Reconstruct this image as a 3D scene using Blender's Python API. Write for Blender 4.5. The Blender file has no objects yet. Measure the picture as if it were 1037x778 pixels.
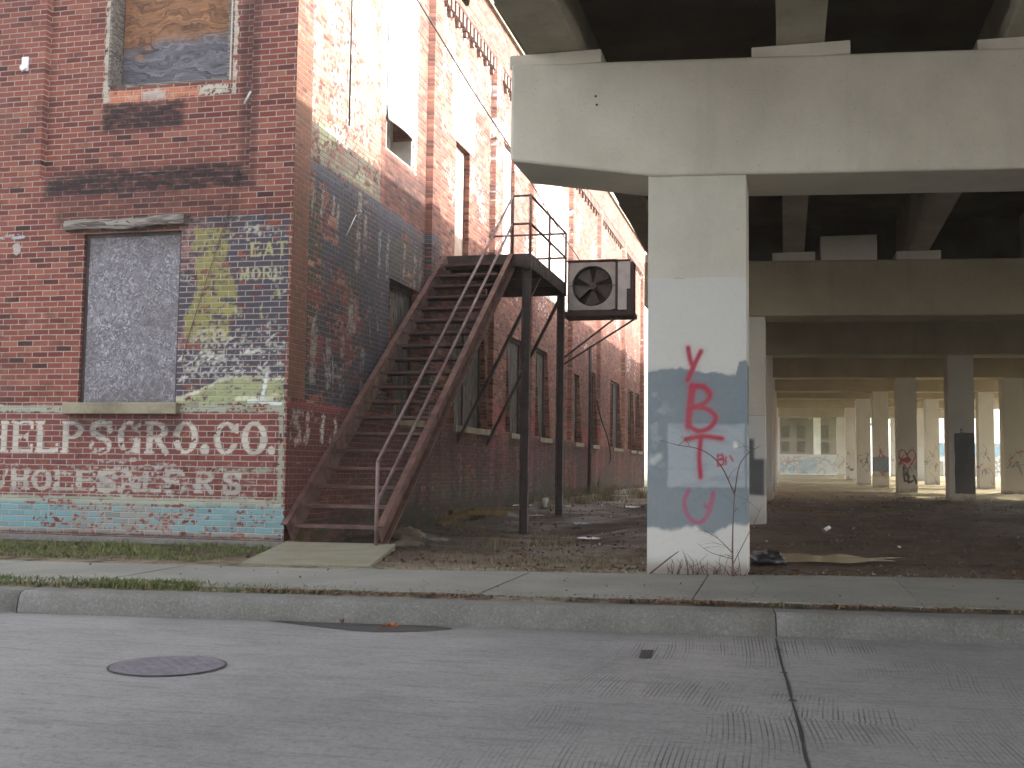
import bpy, math, random
import numpy as np
from mathutils import Vector
random.seed(7)
RNG = np.random.default_rng(11)
scene = bpy.context.scene
COL = scene.collection
PI = math.pi

# ------------------------------------------------------------------ helpers
def lin(h):
    h = h.lstrip('#')
    v = [int(h[i:i+2], 16)/255 for i in (0, 2, 4)]
    return tuple((x/12.92 if x <= .04045 else ((x+.055)/1.055)**2.4) for x in v)

def tag(o, label=None, cat=None, group=None, kind='thing'):
    if label: o['label'] = label
    if cat: o['category'] = cat
    if group: o['group'] = group
    if kind: o['kind'] = kind
    return o

def empty(name, loc, label, cat, group=None):
    o = bpy.data.objects.new(name, None)
    COL.objects.link(o)
    o.location = loc
    o.empty_display_size = .2
    return tag(o, label, cat, group)

def rootloc(p):
    v = Vector((0, 0, 0))
    while p is not None:
        v += Vector(p.location); p = p.parent
    return v

def link(name, me, mat, parent):
    if mat is not None: me.materials.append(mat)
    o = bpy.data.objects.new(name, me)
    COL.objects.link(o)
    if parent is not None: o.parent = parent
    return o

class MB:
    """collects shapes given in world metres; build() makes one mesh"""
    def __init__(s): s.v, s.f, s.sm = [], [], []
    def add(s, vs, fs, smooth=False):
        b = len(s.v); s.v += [tuple(p) for p in vs]
        for f in fs: s.f.append([b+i for i in f]); s.sm.append(smooth)
        return s
    def box(s, a, b):
        (x0, y0, z0), (x1, y1, z1) = a, b
        return s.add([(x0,y0,z0),(x1,y0,z0),(x1,y1,z0),(x0,y1,z0),(x0,y0,z1),(x1,y0,z1),(x1,y1,z1),(x0,y1,z1)],
                     [(0,3,2,1),(4,5,6,7),(0,1,5,4),(1,2,6,5),(2,3,7,6),(3,0,4,7)])
    def hexa(s, p):   # eight corners: bottom ring then top ring
        return s.add(p, [(0,3,2,1),(4,5,6,7),(0,1,5,4),(1,2,6,5),(2,3,7,6),(3,0,4,7)])
    def bar(s, a, b, w, h, up=(0,0,1)):
        a, b, up = Vector(a), Vector(b), Vector(up)
        d = (b-a).normalized(); sd = d.cross(up)
        if sd.length < 1e-4: sd = d.cross(Vector((1,0,0)))
        sd.normalize(); u = sd.cross(d).normalized()
        sd *= w/2; u *= h/2
        return s.hexa([a-sd-u, a+sd-u, b+sd-u, b-sd-u, a-sd+u, a+sd+u, b+sd+u, b-sd+u])
    def tube(s, pts, r, n=8, cap=True):
        pts = [Vector(p) for p in pts]
        rs = r if isinstance(r, (list, tuple)) else [r]*len(pts)
        rings = []; prev = None
        for i, p in enumerate(pts):
            d = (pts[min(i+1, len(pts)-1)]-pts[max(i-1, 0)]).normalized()
            if prev is None:
                sd = d.cross(Vector((0,0,1)))
                if sd.length < .05: sd = d.cross(Vector((1,0,0)))
            else:
                sd = prev - d*prev.dot(d)
            sd.normalize(); prev = sd; u = d.cross(sd)
            rings.append([p+(sd*math.cos(2*PI*k/n)+u*math.sin(2*PI*k/n))*rs[i] for k in range(n)])
        vs = [q for r_ in rings for q in r_]; fs = []
        for i in range(len(rings)-1):
            for k in range(n):
                fs.append((i*n+k, i*n+(k+1) % n, (i+1)*n+(k+1) % n, (i+1)*n+k))
        s.add(vs, fs, True)
        if cap:
            b = len(s.v)-len(vs)
            s.f.append([b+k for k in range(n)][::-1]); s.sm.append(False)
            s.f.append([b+(len(rings)-1)*n+k for k in range(n)]); s.sm.append(False)
        return s
    def disc(s, c, r, n=40, z1=None, jag=0):
        x, y, z = c
        vs = [(x+r*(1+jag*random.uniform(-1,1))*math.cos(2*PI*k/n), y+r*(1+jag*random.uniform(-1,1))*math.sin(2*PI*k/n), z) for k in range(n)]
        return s.add(vs, [list(range(n))])
    def build(s, name, mat, parent=None, bevel=0, seg=2):
        L = rootloc(parent)
        me = bpy.data.meshes.new(name)
        me.from_pydata([(p[0]-L.x, p[1]-L.y, p[2]-L.z) for p in s.v], [], s.f)
        me.polygons.foreach_set('use_smooth', s.sm)
        me.update()
        o = link(name, me, mat, parent)
        if bevel:
            m = o.modifiers.new('bevel', 'BEVEL'); m.width = bevel; m.segments = seg; m.limit_method = 'ANGLE'
        return o

def np_mesh(name, V, Q, mat, parent=None, uv=None, paint=None, soot=None, smooth=False):
    """big quad / tri mesh out of arrays, with optional per-vertex uv, paint (rgba) and soot"""
    L = rootloc(parent)
    V = np.asarray(V, np.float32) - np.array([L.x, L.y, L.z], np.float32)
    Q = np.asarray(Q, np.int32); n = Q.shape[1]
    me = bpy.data.meshes.new(name)
    me.vertices.add(len(V)); me.vertices.foreach_set('co', V.ravel())
    me.loops.add(Q.size); me.loops.foreach_set('vertex_index', Q.ravel())
    me.polygons.add(len(Q)); me.polygons.foreach_set('loop_start', np.arange(0, Q.size, n, dtype=np.int32))
    if smooth: me.polygons.foreach_set('use_smooth', np.ones(len(Q), bool))
    me.update(calc_edges=True)
    if uv is not None:
        l = me.uv_layers.new(name='UVMap'); l.data.foreach_set('uv', np.asarray(uv, np.float32)[Q.ravel()].ravel())
    if paint is not None:
        a = me.attributes.new('paint', 'FLOAT_COLOR', 'POINT'); a.data.foreach_set('color', np.asarray(paint, np.float32).ravel())
    if soot is not None:
        a = me.attributes.new('soot', 'FLOAT', 'POINT'); a.data.foreach_set('value', np.asarray(soot, np.float32).ravel())
    me.validate()
    return link(name, me, mat, parent)

# ---- value noise in numpy (ragged edges of paint, uneven ground)
def _h(ix, iy, seed):
    n = (ix.astype(np.int64)*374761393 + iy.astype(np.int64)*668265263 + seed*974711) & 0xFFFFFFFF
    n = ((n ^ (n >> 13))*1274126177) & 0xFFFFFFFF
    return ((n ^ (n >> 16)) & 0xFFFF)/65535.
def vn(x, y, seed=0):
    x = np.asarray(x, float); y = np.asarray(y, float)
    ix = np.floor(x); iy = np.floor(y); fx = x-ix; fy = y-iy
    fx = fx*fx*(3-2*fx); fy = fy*fy*(3-2*fy)
    return ((_h(ix,iy,seed)*(1-fx)+_h(ix+1,iy,seed)*fx)*(1-fy)+(_h(ix,iy+1,seed)*(1-fx)+_h(ix+1,iy+1,seed)*fx)*fy)
def fbm(x, y, seed=0, o=4):
    t = 0; a = .5; s = 0
    for k in range(o):
        t = t+a*vn(x*2**k, y*2**k, seed+k*17); s += a; a *= .5
    return t/s
def sm(x, a, b):
    t = np.clip((x-a)/(b-a), 0, 1); return t*t*(3-2*t)
def inbox(U, V, u0, u1, v0, v1, e=.012):
    return sm(U,u0-e,u0+e)*(1-sm(U,u1-e,u1+e))*sm(V,v0-e,v0+e)*(1-sm(V,v1-e,v1+e))
def seg(U, V, a, b, w, e=.012):
    ax, ay = a; bx, by = b; dx, dy = bx-ax, by-ay
    t = np.clip(((U-ax)*dx+(V-ay)*dy)/max(dx*dx+dy*dy, 1e-9), 0, 1)
    return 1-sm(np.hypot(U-ax-t*dx, V-ay-t*dy), w/2-e/2, w/2+e/2)
def strokes(U, V, lines, w, e=.012):
    m = np.zeros_like(U)
    for l in lines:
        for a, b in zip(l[:-1], l[1:]): m = np.maximum(m, seg(U, V, a, b, w, e))
    return m
def smooth_line(l, k=5):   # Catmull-Rom through the points
    l = [np.array(p, float) for p in l]
    if len(l) < 3: return l
    P = [2*l[0]-l[1]]+l+[2*l[-1]-l[-2]]; out = []
    for i in range(1, len(P)-2):
        for j in range(k):
            t = j/k
            out.append(.5*(2*P[i]+(P[i+1]-P[i-1])*t+(2*P[i-1]-5*P[i]+4*P[i+1]-P[i+2])*t*t+(3*P[i]-P[i-1]-3*P[i+1]+P[i+2])*t**3))
    out.append(l[-1]); return out

class Paint:
    def __init__(s, U, V, flake=False):
        s.nz = None
        if flake:   # old paint comes away in ragged flakes and brick by brick
            row = np.floor(V/.0677); colm = np.floor(U/.215+.5*np.mod(row, 2))
            f = .45*fbm(U*10, V*22, 901, 4)+.55*fbm(U*30, V*44, 902, 2)
            s.nz = np.clip((f-.30)/.40, 0, 1)*.78+.22*_h(colm.astype(int), row.astype(int), 903)
        s.U, s.V = U, V; s.rgb = np.zeros(U.shape+(3,)); s.a = np.zeros(U.shape)
    def lay(s, col, m):
        m = np.clip(m, 0, 1)
        if s.nz is not None: m = np.where(m < .97, np.clip((m-s.nz)*3.4+.5, 0, 1)*sm(m, 0, .12), m)*.95
        na = 1-(1-s.a)*(1-m)
        k = np.where(na > 1e-5, m/np.maximum(na, 1e-5), 0)[..., None]
        s.rgb = s.rgb*(1-k)+np.array(col)*k; s.a = na
    def rgba(s): return np.concatenate([s.rgb, s.a[..., None]], -1).reshape(-1, 4)

# ---- slab-serif sign letters as masks in a box
def ring(U, V, x0, x1, y0, y1, tx, ty, e):
    cx, cy, rx, ry = (x0+x1)/2, (y0+y1)/2, (x1-x0)/2, (y1-y0)/2
    o = np.hypot((U-cx)/rx, (V-cy)/ry); i = np.hypot((U-cx)/max(rx-tx,1e-3), (V-cy)/max(ry-ty,1e-3))
    return (1-sm(o, 1-e/rx, 1+e/rx))*sm(i, 1-e/rx, 1+e/rx)
def glyph(U, V, ch, x0, x1, y0, y1, t=None, serif=True):
    w, h = x1-x0, y1-y0
    t = t or w*.27; q = t*.55; e = .008; sp = w*.07 if serif else 0
    B = lambda a,b,c,d: inbox(U, V, x0+a, x0+b, y0+c, y0+d, e)
    mx = np.maximum
    def stem(a):
        m = B(a, a+t, 0, h)
        if serif: m = mx(m, mx(B(a-sp, a+t+sp, 0, q*.7), B(a-sp, a+t+sp, h-q*.7, h)))
        return m
    if ch == '.': return 1-sm(np.hypot((U-(x0+x1)/2)/(w/2), (V-(y0+w/2))/(w/2)), .9, 1.1)
    if ch == 'H': return mx(mx(stem(sp), stem(w-t-sp)), B(sp, w-sp, h/2-q/2, h/2+q/2))
    if ch == 'L': return mx(stem(sp), mx(B(sp, w, 0, q), B(w-q*.8, w, 0, h*.32)))
    if ch in 'EF':
        m = mx(mx(stem(sp), B(sp, w, h-q, h)), mx(B(w-q*.8, w, h*.74, h), B(sp, w*.75, h/2-q/2, h/2+q/2)))
        m = mx(m, B(w*.66, w*.66+q*.8, h*.36, h*.64))
        return mx(m, mx(B(sp, w, 0, q), B(w-q*.8, w, 0, h*.28))) if ch == 'E' else m
    if ch in 'PRB':
        top = ring(U, V, x0-w*.1, x1-(0 if ch == 'P' else w*.06), y0+h*.44, y1, t, q, e)*sm(U, x0+w*.3, x0+w*.32)
        m = mx(stem(sp), mx(top, mx(B(sp, w*.5, h-q, h), B(sp, w*.5, h*.44, h*.44+q))))
        if ch == 'R': m = mx(m, mx(seg(U, V, (x0+w*.5,y0+h*.48), (x1-t*.5,y0+h*.06), t*.85, e), B(w-t, w, 0, q*.7)))
        if ch == 'B': m = mx(m, mx(ring(U, V, x0-w*.1, x1, y0, y0+h*.55, t, q, e)*sm(U, x0+w*.3, x0+w*.32), B(sp, w*.5, 0, q)))
        return m
    if ch == 'O': return ring(U, V, x0, x1, y0, y1, t, q*.9, e)
    if ch in 'CG':
        m = ring(U, V, x0, x1, y0, y1, t, q*.9, e)*(1-inbox(U, V, x0+w*.62, x1+w, y0+h*.33, y0+h*.67, e))
        m = mx(m, B(w-q*.9, w, h*.64, h*.95))
        if ch == 'G': m = mx(m, mx(B(w-t, w, 0, h*.45), B(w*.5, w, h*.40, h*.40+q*.8)))
        return m
    if ch == 'S':
        pts = [(.86,.72),(.8,.88),(.5,.94),(.2,.86),(.16,.68),(.4,.54),(.66,.44),(.84,.3),(.76,.13),(.48,.06),(.2,.12),(.14,.3)]
        l = smooth_line([(x0+a*w, y0+b*h) for a, b in pts], 4)
        return mx(strokes(U, V, [l], t*.85, e), mx(B(w*.8, w*.94, h*.7, h), B(w*.06, w*.2, 0, h*.3)))
    if ch == 'A':
        return mx(mx(seg(U,V,(x0+w*.14,y0),(x0+w*.5,y1-t*.3),t*.7,e), seg(U,V,(x1-w*.14,y0),(x0+w*.5,y1-t*.3),t,e)), B(w*.25,w*.75,h*.28,h*.28+q*.8))*inbox(U,V,x0-1,x1+1,y0,y1,e)
    if ch == 'W':
        p = [(x0,y1),(x0+w*.27,y0),(x0+w*.5,y1),(x0+w*.73,y0),(x1,y1)]
        return strokes(U, V, [p], t*.7, e)*inbox(U,V,x0-1,x1+1,y0,y1,e)
    if ch == 'T': return mx(B(w/2-t/2, w/2+t/2, 0, h), mx(B(0, w, h-q, h), mx(B(0,q*.7,h*.72,h), B(w-q*.7,w,h*.72,h))))
    if ch == 'I': return stem(w/2-t/2)
    if ch == 'M': return mx(mx(stem(0), stem(w-t)), strokes(U,V,[[(x0+t*.5,y1),(x0+w/2,y0+h*.2),(x1-t*.5,y1)]],t*.7,e))
    return np.zeros_like(U)
def word(U, V, txt, x0, y0, w, h, gap, **k):
    m = np.zeros_like(U)
    for i, ch in enumerate(txt):
        if ch != ' ': m = np.maximum(m, glyph(U, V, ch, x0+i*(w+gap), x0+i*(w+gap)+w, y0, y0+h, **k))
    return m

# ------------------------------------------------------------------ materials
class NT:
    def __init__(s, name):
        s.mat = bpy.data.materials.new(name); s.mat.use_nodes = True
        s.t = s.mat.node_tree; s.t.nodes.clear()
        s.out = s.t.nodes.new('ShaderNodeOutputMaterial'); s.b = s.t.nodes.new('ShaderNodeBsdfPrincipled')
        s.t.links.new(s.b.outputs[0], s.out.inputs[0])
    def n(s, typ): return s.t.nodes.new('ShaderNode'+typ)
    def put(s, sock, v):
        if hasattr(v, 'is_output') or isinstance(v, bpy.types.NodeSocket): s.t.links.new(v, sock)
        elif isinstance(v, (tuple, list)):
            sock.default_value = (*v, 1) if len(v) == 3 and sock.type == 'RGBA' else v
        else: sock.default_value = v
    def m(s, op, a, b=0, c=0, clamp=False):
        n = s.n('Math'); n.operation = op; n.use_clamp = clamp
        s.put(n.inputs[0], a); s.put(n.inputs[1], b)
        if len(n.inputs) > 2: s.put(n.inputs[2], c)
        return n.outputs[0]
    def mr(s, v, a, b, c=0., d=1., smooth=True):
        n = s.n('MapRange'); n.interpolation_type = 'SMOOTHSTEP' if smooth else 'LINEAR'
        for i, x in enumerate((v, a, b, c, d)): s.put(n.inputs[i], x)
        return n.outputs[0]
    def mix(s, f, a, b, mode='MIX'):
        n = s.n('Mix'); n.data_type = 'RGBA'; n.blend_type = mode
        s.put(n.inputs[0], f); s.put(n.inputs[6], a); s.put(n.inputs[7], b); return n.outputs[2]
    def pos(s): return s.n('NewGeometry').outputs['Position']
    def uv(s): return s.n('UVMap').outputs[0]
    def sep(s, v):
        n = s.n('SeparateXYZ'); s.put(n.inputs[0], v); return n.outputs
    def comb(s, x, y, z=0.):
        n = s.n('CombineXYZ'); s.put(n.inputs[0], x); s.put(n.inputs[1], y); s.put(n.inputs[2], z); return n.outputs[0]
    def map(s, v, scale=(1,1,1), rot=(0,0,0), loc=(0,0,0)):
        n = s.n('Mapping'); s.put(n.inputs[0], v); n.inputs[1].default_value = loc; n.inputs[2].default_value = rot; n.inputs[3].default_value = scale; return n.outputs[0]
    def noise(s, v, scale, det=5., rough=.55, dist=0., color=False):
        n = s.n('TexNoise'); s.put(n.inputs['Vector'], v); n.inputs['Scale'].default_value = scale
        n.inputs['Detail'].default_value = det; n.inputs['Roughness'].default_value = rough; n.inputs['Distortion'].default_value = dist
        return n.outputs[1 if color else 0]
    def ramp(s, v, stops):
        n = s.n('ValToRGB'); s.put(n.inputs[0], v); r = n.color_ramp
        while len(r.elements) < len(stops): r.elements.new(.5)
        for e, (p, c) in zip(r.elements, stops): e.position = p; e.color = (*c, 1)
        return n.outputs[0]
    def bump(s, h, dist=.01, strength=1.):
        n = s.n('Bump'); s.put(n.inputs['Height'], h); n.inputs['Distance'].default_value = dist; n.inputs['Strength'].default_value = strength
        s.t.links.new(n.outputs[0], s.b.inputs['Normal']); return n
    def fin(s, color, rough=.85, spec=.3, metal=0.):
        s.put(s.b.inputs['Base Color'], color); s.put(s.b.inputs['Roughness'], rough)
        s.b.inputs['Specular IOR Level'].default_value = spec; s.put(s.b.inputs['Metallic'], metal)
        return s.mat
    def attr(s, name):
        n = s.n('Attribute'); n.attribute_name = name; return n

def brick_mat(name, palette, mortar=(.40,.35,.31), dirt=.25, painted=True, moss=0., joint=(.42,.40,.335)):
    N = NT(name); uv = N.uv(); s = N.sep(uv)
    wob = N.noise(uv, 5., 3.)
    wu = N.m('MULTIPLY_ADD', wob, .012, s[0]); 
    wob2 = N.noise(N.map(uv, loc=(3.1,7.7,0)), 4., 3.)
    wv = N.m('MULTIPLY_ADD', wob2, .012, s[1])
    H, W = .0677, .215
    rv = N.m('DIVIDE', wv, H); row = N.m('FLOOR', rv); fv = N.m('FRACT', rv)
    hdr = 0.
    w = W
    off = N.m('MULTIPLY', N.m('MODULO', row, 2.), .5)
    uu = N.m('ADD', N.m('ADD', N.m('DIVIDE', wu, w), 200.), off)
    col = N.m('FLOOR', uu); fu = N.m('FRACT', uu)
    du = N.m('MULTIPLY', N.m('MINIMUM', fu, N.m('SUBTRACT', 1., fu)), w)
    dv = N.m('MULTIPLY', N.m('MINIMUM', fv, N.m('SUBTRACT', 1., fv)), H)
    d = N.m('MINIMUM', du, dv)
    edge = N.noise(uv, 45., 3.)
    d = N.m('MULTIPLY_ADD', N.m('SUBTRACT', edge, .5), .006, d)
    mort = N.mr(d, .0036, .0080, 1., 0.)
    wn = N.n('TexWhiteNoise'); wn.noise_dimensions = '2D'; N.put(wn.inputs['Vector'], N.comb(col, row))
    rnd = wn.outputs['Value']; rc = wn.outputs['Color']
    base = N.ramp(rnd, palette)
    grain = N.noise(uv, 60., 6., .65)
    base = N.mix(N.mr(grain, .35, .75, 0., .45), base, N.mix(.5, base, (.05,.03,.03)))
    mcol = N.mix(N.noise(uv, 9., 4.), N.mix(.5, mortar, (.12,.10,.09)), mortar)
    c = N.mix(mort, base, mcol)
    big = N.noise(uv, .9, 6., .6)
    c = N.mix(N.mr(big, .48, .75, 0., dirt), c, (.07,.045,.04))
    t1 = N.noise(N.map(uv, loc=(2,5,0)), .55, 5., .6); t2 = N.noise(N.map(uv, loc=(8,1,0), scale=(1.,1.6,1.)), 2.6, 7., .7)
    c = N.mix(N.mr(t1, .42, .62, 0., .38), c, N.mix(.6, c, (.075,.028,.028)))
    c = N.mix(N.mr(t2, .50, .68, 0., .62), c, N.mix(.72, c, (.030,.020,.021)))
    c = N.mix(N.mr(N.noise(N.map(uv, loc=(1,8,0)), 2.0, 6., .65), .54, .70, 0., .30), c, (.27,.15,.125))
    # pale mineral bloom
    bl = N.noise(N.map(uv, loc=(9,2,0)), 1.7, 7., .65)
    c = N.mix(N.mr(bl, .60, .80, 0., .32), c, (.48,.40,.36))
    rough = .9
    if painted:
        a = N.attr('paint'); pa = a.outputs['Alpha']; pc = a.outputs['Color']
        n1 = N.mix(.5, N.noise(uv, 14., 8., .72, color=False), N.noise(N.map(uv, scale=(1.,2.6,1.)), 26., 5., .7)); n3 = N.noise(uv, 2.2, 5., .65)
        rr = N.sep(rc)[1]
        n1e = N.mr(n1, .34, .66, 0., 1., False); n3e = N.mr(n3, .36, .64, -.5, .5, False)
        thr = N.m('ADD', N.m('ADD', N.m('MULTIPLY_ADD', n1e, .62, .14), N.m('MULTIPLY_ADD', rr, .30, -.15)), N.m('MULTIPLY', mort, .22))
        thr = N.m('ADD', thr, N.m('MULTIPLY', n3e, .34))
        eff = N.mr(N.m('SUBTRACT', pa, thr), -.08, .08)
        eff = N.m('MULTIPLY', eff, N.m('GREATER_THAN', pa, .01))
        pcv = N.mix(N.m('MULTIPLY', N.m('MULTIPLY', rr, rr), .55), pc, N.mix(.55, pc, (.05,.04,.04)))
        pcv = N.mix(N.m('MULTIPLY', mort, .80), pcv, N.mix(.45, mcol, joint))
        c = N.mix(N.m('MULTIPLY', eff, .93), c, pcv)
        so = N.attr('soot').outputs['Fac']
        sf = N.m('MULTIPLY', so, N.mr(N.noise(N.map(uv, scale=(1.,2.2,1.)), 5., 7., .7), .25, .6, .25, 1.))
        c = N.mix(sf, c, (.022,.018,.020))
    if moss:
        mz = N.mr(s[1], .0, moss, 1., 0.)
        c = N.mix(N.m('MULTIPLY', mz, N.mr(N.noise(uv, 3., 6.), .4, .7)), c, (.035,.04,.015))
    ht = N.m('ADD', N.m('MULTIPLY', mort, -1.), N.m('MULTIPLY', grain, .45))
    N.bump(ht, .008, .9)
    return N.fin(c, rough, .2)

PAL_F = [(0.,(.050,.022,.022)),(.08,(.125,.036,.030)),(.30,(.170,.050,.040)),(.58,(.208,.063,.047)),(.86,(.238,.078,.055)),(1.,(.28,.108,.074))]
PAL_S = [(0.,(.085,.034,.028)),(.2,(.16,.056,.040)),(.55,(.23,.082,.055)),(.85,(.29,.115,.078)),(1.,(.34,.165,.115))]
M_FRONT = brick_mat('brick_front', PAL_F, mortar=(.40,.335,.285))
M_SIDE = brick_mat('brick_side', PAL_S, mortar=(.215,.175,.15), dirt=.40, moss=.5, joint=(.10,.095,.09))
M_PLAINB = brick_mat('brick_plain', PAL_S, painted=False)

def concrete_mat(name, col, dark, painted=False, streak=.35, scale=1., rough=.85, grit=.12):
    N = NT(name); p = N.pos()
    n = N.noise(p, 1.3*scale, 8., .62); f = N.noise(p, 40*scale, 4., .6)
    st = N.noise(N.map(p, scale=(5.,5.,.35)), 1., 6., .6)
    c = N.mix(N.mr(n, .3, .72), col, dark)
    c = N.mix(N.mr(st, .52, .78, 0., streak), c, N.mix(.6, dark, (.05,.045,.035)))
    c = N.mix(N.mr(f, .45, .75, 0., .25), c, N.mix(.5, c, dark))
    pit = N.n('TexVoronoi'); N.put(pit.inputs['Vector'], p); pit.inputs['Scale'].default_value = 9*scale
    c = N.mix(N.mr(pit.outputs['Distance'], .03, .06, .5, 0.), c, (.06,.055,.05))
    if painted:
        a = N.attr('paint'); pa = a.outputs['Alpha']; pc = a.outputs['Color']
        w = N.m('ADD', N.m('MULTIPLY', N.noise(p, 30., 6., .7), .55), N.m('MULTIPLY', N.noise(p, 4., 4.), .22))
        eff = N.mr(N.m('SUBTRACT', pa, w), -.08, .12)
        eff = N.m('MULTIPLY', eff, N.m('GREATER_THAN', pa, .02))
        pv = N.mix(N.mr(n, .3, .75, 0., .25), pc, N.mix(.5, pc, dark))
        c = N.mix(eff, c, pv)
    gq = N.noise(N.map(p, loc=(3,1,2)), 26.*min(scale,2.), 8., .78)
    c = N.mix(N.mr(gq, .50, .68, 0., grit), c, N.mix(.7, c, (.03,.03,.026))); c = N.mix(N.mr(gq, .48, .32, 0., grit*.7), c, N.mix(.6, c, (.55,.54,.5)))
    N.bump(N.m('ADD', N.m('MULTIPLY', N.m('ADD', f, gq), .4), n), .012, .5)
    return N.fin(c, rough, .25)

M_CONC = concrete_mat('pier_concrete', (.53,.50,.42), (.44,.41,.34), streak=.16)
M_CONCW = concrete_mat('bounce_tinted_pier_concrete', (.31,.265,.185), (.24,.205,.14), streak=.25)  # rear caps: yellow bounce light and deck shade are put into this colour
M_COLP = concrete_mat('column_concrete', (.50,.48,.41), (.43,.41,.35), painted=True, streak=.10)
M_DECK = concrete_mat('deck_concrete', (.36,.325,.25), (.26,.235,.175))
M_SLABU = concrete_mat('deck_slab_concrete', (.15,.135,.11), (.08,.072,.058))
M_CURB = concrete_mat('curb_concrete', (.156,.152,.142), (.118,.114,.106), streak=.3, scale=2., grit=.55)
M_PAD = concrete_mat('landing_concrete', (.19,.182,.14), (.15,.135,.08), streak=.0, scale=2, grit=.4)
M_SILL = concrete_mat('sill_stone', (.27,.24,.17), (.15,.13,.09), streak=.3, scale=3)

def road_mat():
    N = NT('road_concrete'); p = N.pos(); s = N.sep(p)
    ca, sa = math.cos(math.radians(6.5)), math.sin(math.radians(6.5))
    al = N.m('ADD', N.m('MULTIPLY', s[0], ca), N.m('MULTIPLY', s[1], sa))       # along the kerb
    ac = N.m('SUBTRACT', N.m('MULTIPLY', s[1], ca), N.m('MULTIPLY', s[0], sa))  # across the road
    n = N.noise(p, .8, 8., .6); f = N.noise(p, 70., 4., .65); g = N.noise(p, 220., 2.)
    c = N.mix(N.mr(n, .3, .72), (.262,.256,.250), (.190,.186,.186))
    # cross tining, raked in overlapping passes and worn away in patches
    band = N.m('FLOOR', N.m('DIVIDE', N.m('MULTIPLY_ADD', N.noise(p, .5, 2.), .35, s[1]), 1.35))
    bw = N.n('TexWhiteNoise'); bw.noise_dimensions = '1D'; N.put(bw.inputs['W'], band)
    skew = N.m('MULTIPLY', N.m('MULTIPLY_ADD', bw.outputs['Value'], .14, -.05), s[1])
    xx = N.m('ADD', N.m('ADD', s[0], skew), N.m('MULTIPLY', N.noise(p, .45, 1.), .22))
    wave = N.m('SINE', N.m('MULTIPLY', xx, 2*PI*44.))
    each = N.noise(N.comb(N.m('MULTIPLY', xx, 20.), N.m('MULTIPLY', s[1], .6), 0.), 1., 4.)
    tine = N.m('MULTIPLY', N.mr(wave, .25, .90), N.mr(each, .36, .60, .10, 1.))
    patch = N.mr(N.noise(N.map(p, loc=(4.,1.,0), scale=(1.6,.9,1.)), 1.0, 4., .6), .44, .60)
    right = N.m('MAXIMUM', N.m('MULTIPLY', N.mr(s[0], -1.6, -.7, 0., 1.), N.mr(s[0], .5, 1.2, 1., .35)), .05)
    tm = N.m('MULTIPLY', N.m('MULTIPLY', tine, patch), right)
    c = N.mix(N.m('MULTIPLY', tm, .90), c, (.045,.043,.046))
    # long drag texture left by the screed
    drag = N.noise(N.map(p, scale=(.9,7.,1.), rot=(0,0,-.35)), 3.2, 6., .7)
    c = N.mix(N.mr(drag, .48, .68, 0., .5), c, (.11,.107,.108))
    c = N.mix(N.mr(N.noise(N.map(p, scale=(.8,5.,1.), rot=(0,0,-.3), loc=(3,3,0)), 9., 5., .7), .56, .72, 0., .4), c, (.27,.265,.26))
    # aggregate speckle and tyre polish, darker damp blotches
    c = N.mix(N.mr(g, .56, .68, 0., .5), c, (.34,.335,.33))
    c = N.mix(N.mr(N.noise(N.map(p, loc=(7,1,0)), 160., 3.), .60, .70, 0., .6), c, (.06,.058,.06))
    c = N.mix(N.mr(f, .52, .70, 0., .45), c, (.10,.097,.10))
    gr2 = N.noise(N.map(p, scale=(1.,.8,1.)), 34., 8., .78)
    c = N.mix(N.mr(gr2, .50, .66, 0., .5), c, (.095,.092,.092)); c = N.mix(N.mr(gr2, .48, .34, 0., .35), c, (.30,.295,.285))
    bl = N.noise(N.map(p, scale=(1.,1.7,1.)), 1.6, 5., .6)
    c = N.mix(N.mr(bl, .56, .74, 0., .38), c, (.125,.12,.125))
    # dirty gutter
    gut = N.mr(ac, 7.1, 7.66, 0., .45)
    c = N.mix(N.m('MULTIPLY', gut, N.mr(n, .3, .6, .4, 1.)), c, (.10,.095,.085))
    h = N.m('ADD', N.m('MULTIPLY', tm, -.5), N.m('ADD', N.m('MULTIPLY', f, .6), N.m('MULTIPLY', g, .35)))
    N.bump(h, .006, .8)
    return N.fin(c, N.mr(n, .3, .7, .7, .88), .25)
M_ROAD = road_mat()

def walk_mat():
    N = NT('sidewalk_concrete'); p = N.pos()
    n = N.noise(p, 1.1, 8., .6); f = N.noise(p, 60., 5., .65)
    c = N.mix(N.mr(n, .3, .7), (.215,.212,.19), (.155,.152,.135))
    c = N.mix(N.mr(f, .5, .75, 0., .4), c, (.14,.135,.115))
    gq = N.noise(N.map(p, loc=(3,1,2)), 40., 8., .78); c = N.mix(N.mr(gq, .5, .66, 0., .45), c, (.085,.083,.07)); c = N.mix(N.mr(gq, .48, .33, 0., .3), c, (.32,.315,.28))
    bl = N.noise(p, 2.6, 6., .65)
    c = N.mix(N.mr(bl, .58, .76, 0., .4), c, (.16,.14,.09))
    v = N.n('TexVoronoi'); v.feature = 'DISTANCE_TO_EDGE'; N.put(v.inputs['Vector'], N.mix(.2, p, N.noise(p, 2., 4., color=True))); v.inputs['Scale'].default_value = .35
    c = N.mix(N.mr(v.outputs['Distance'], .001, .004, .35, 0.), c, (.08,.075,.06))
    N.bump(N.m('ADD', f, n), .008, .5)
    return N.fin(c, .85, .25)
M_WALK = walk_mat()

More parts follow.
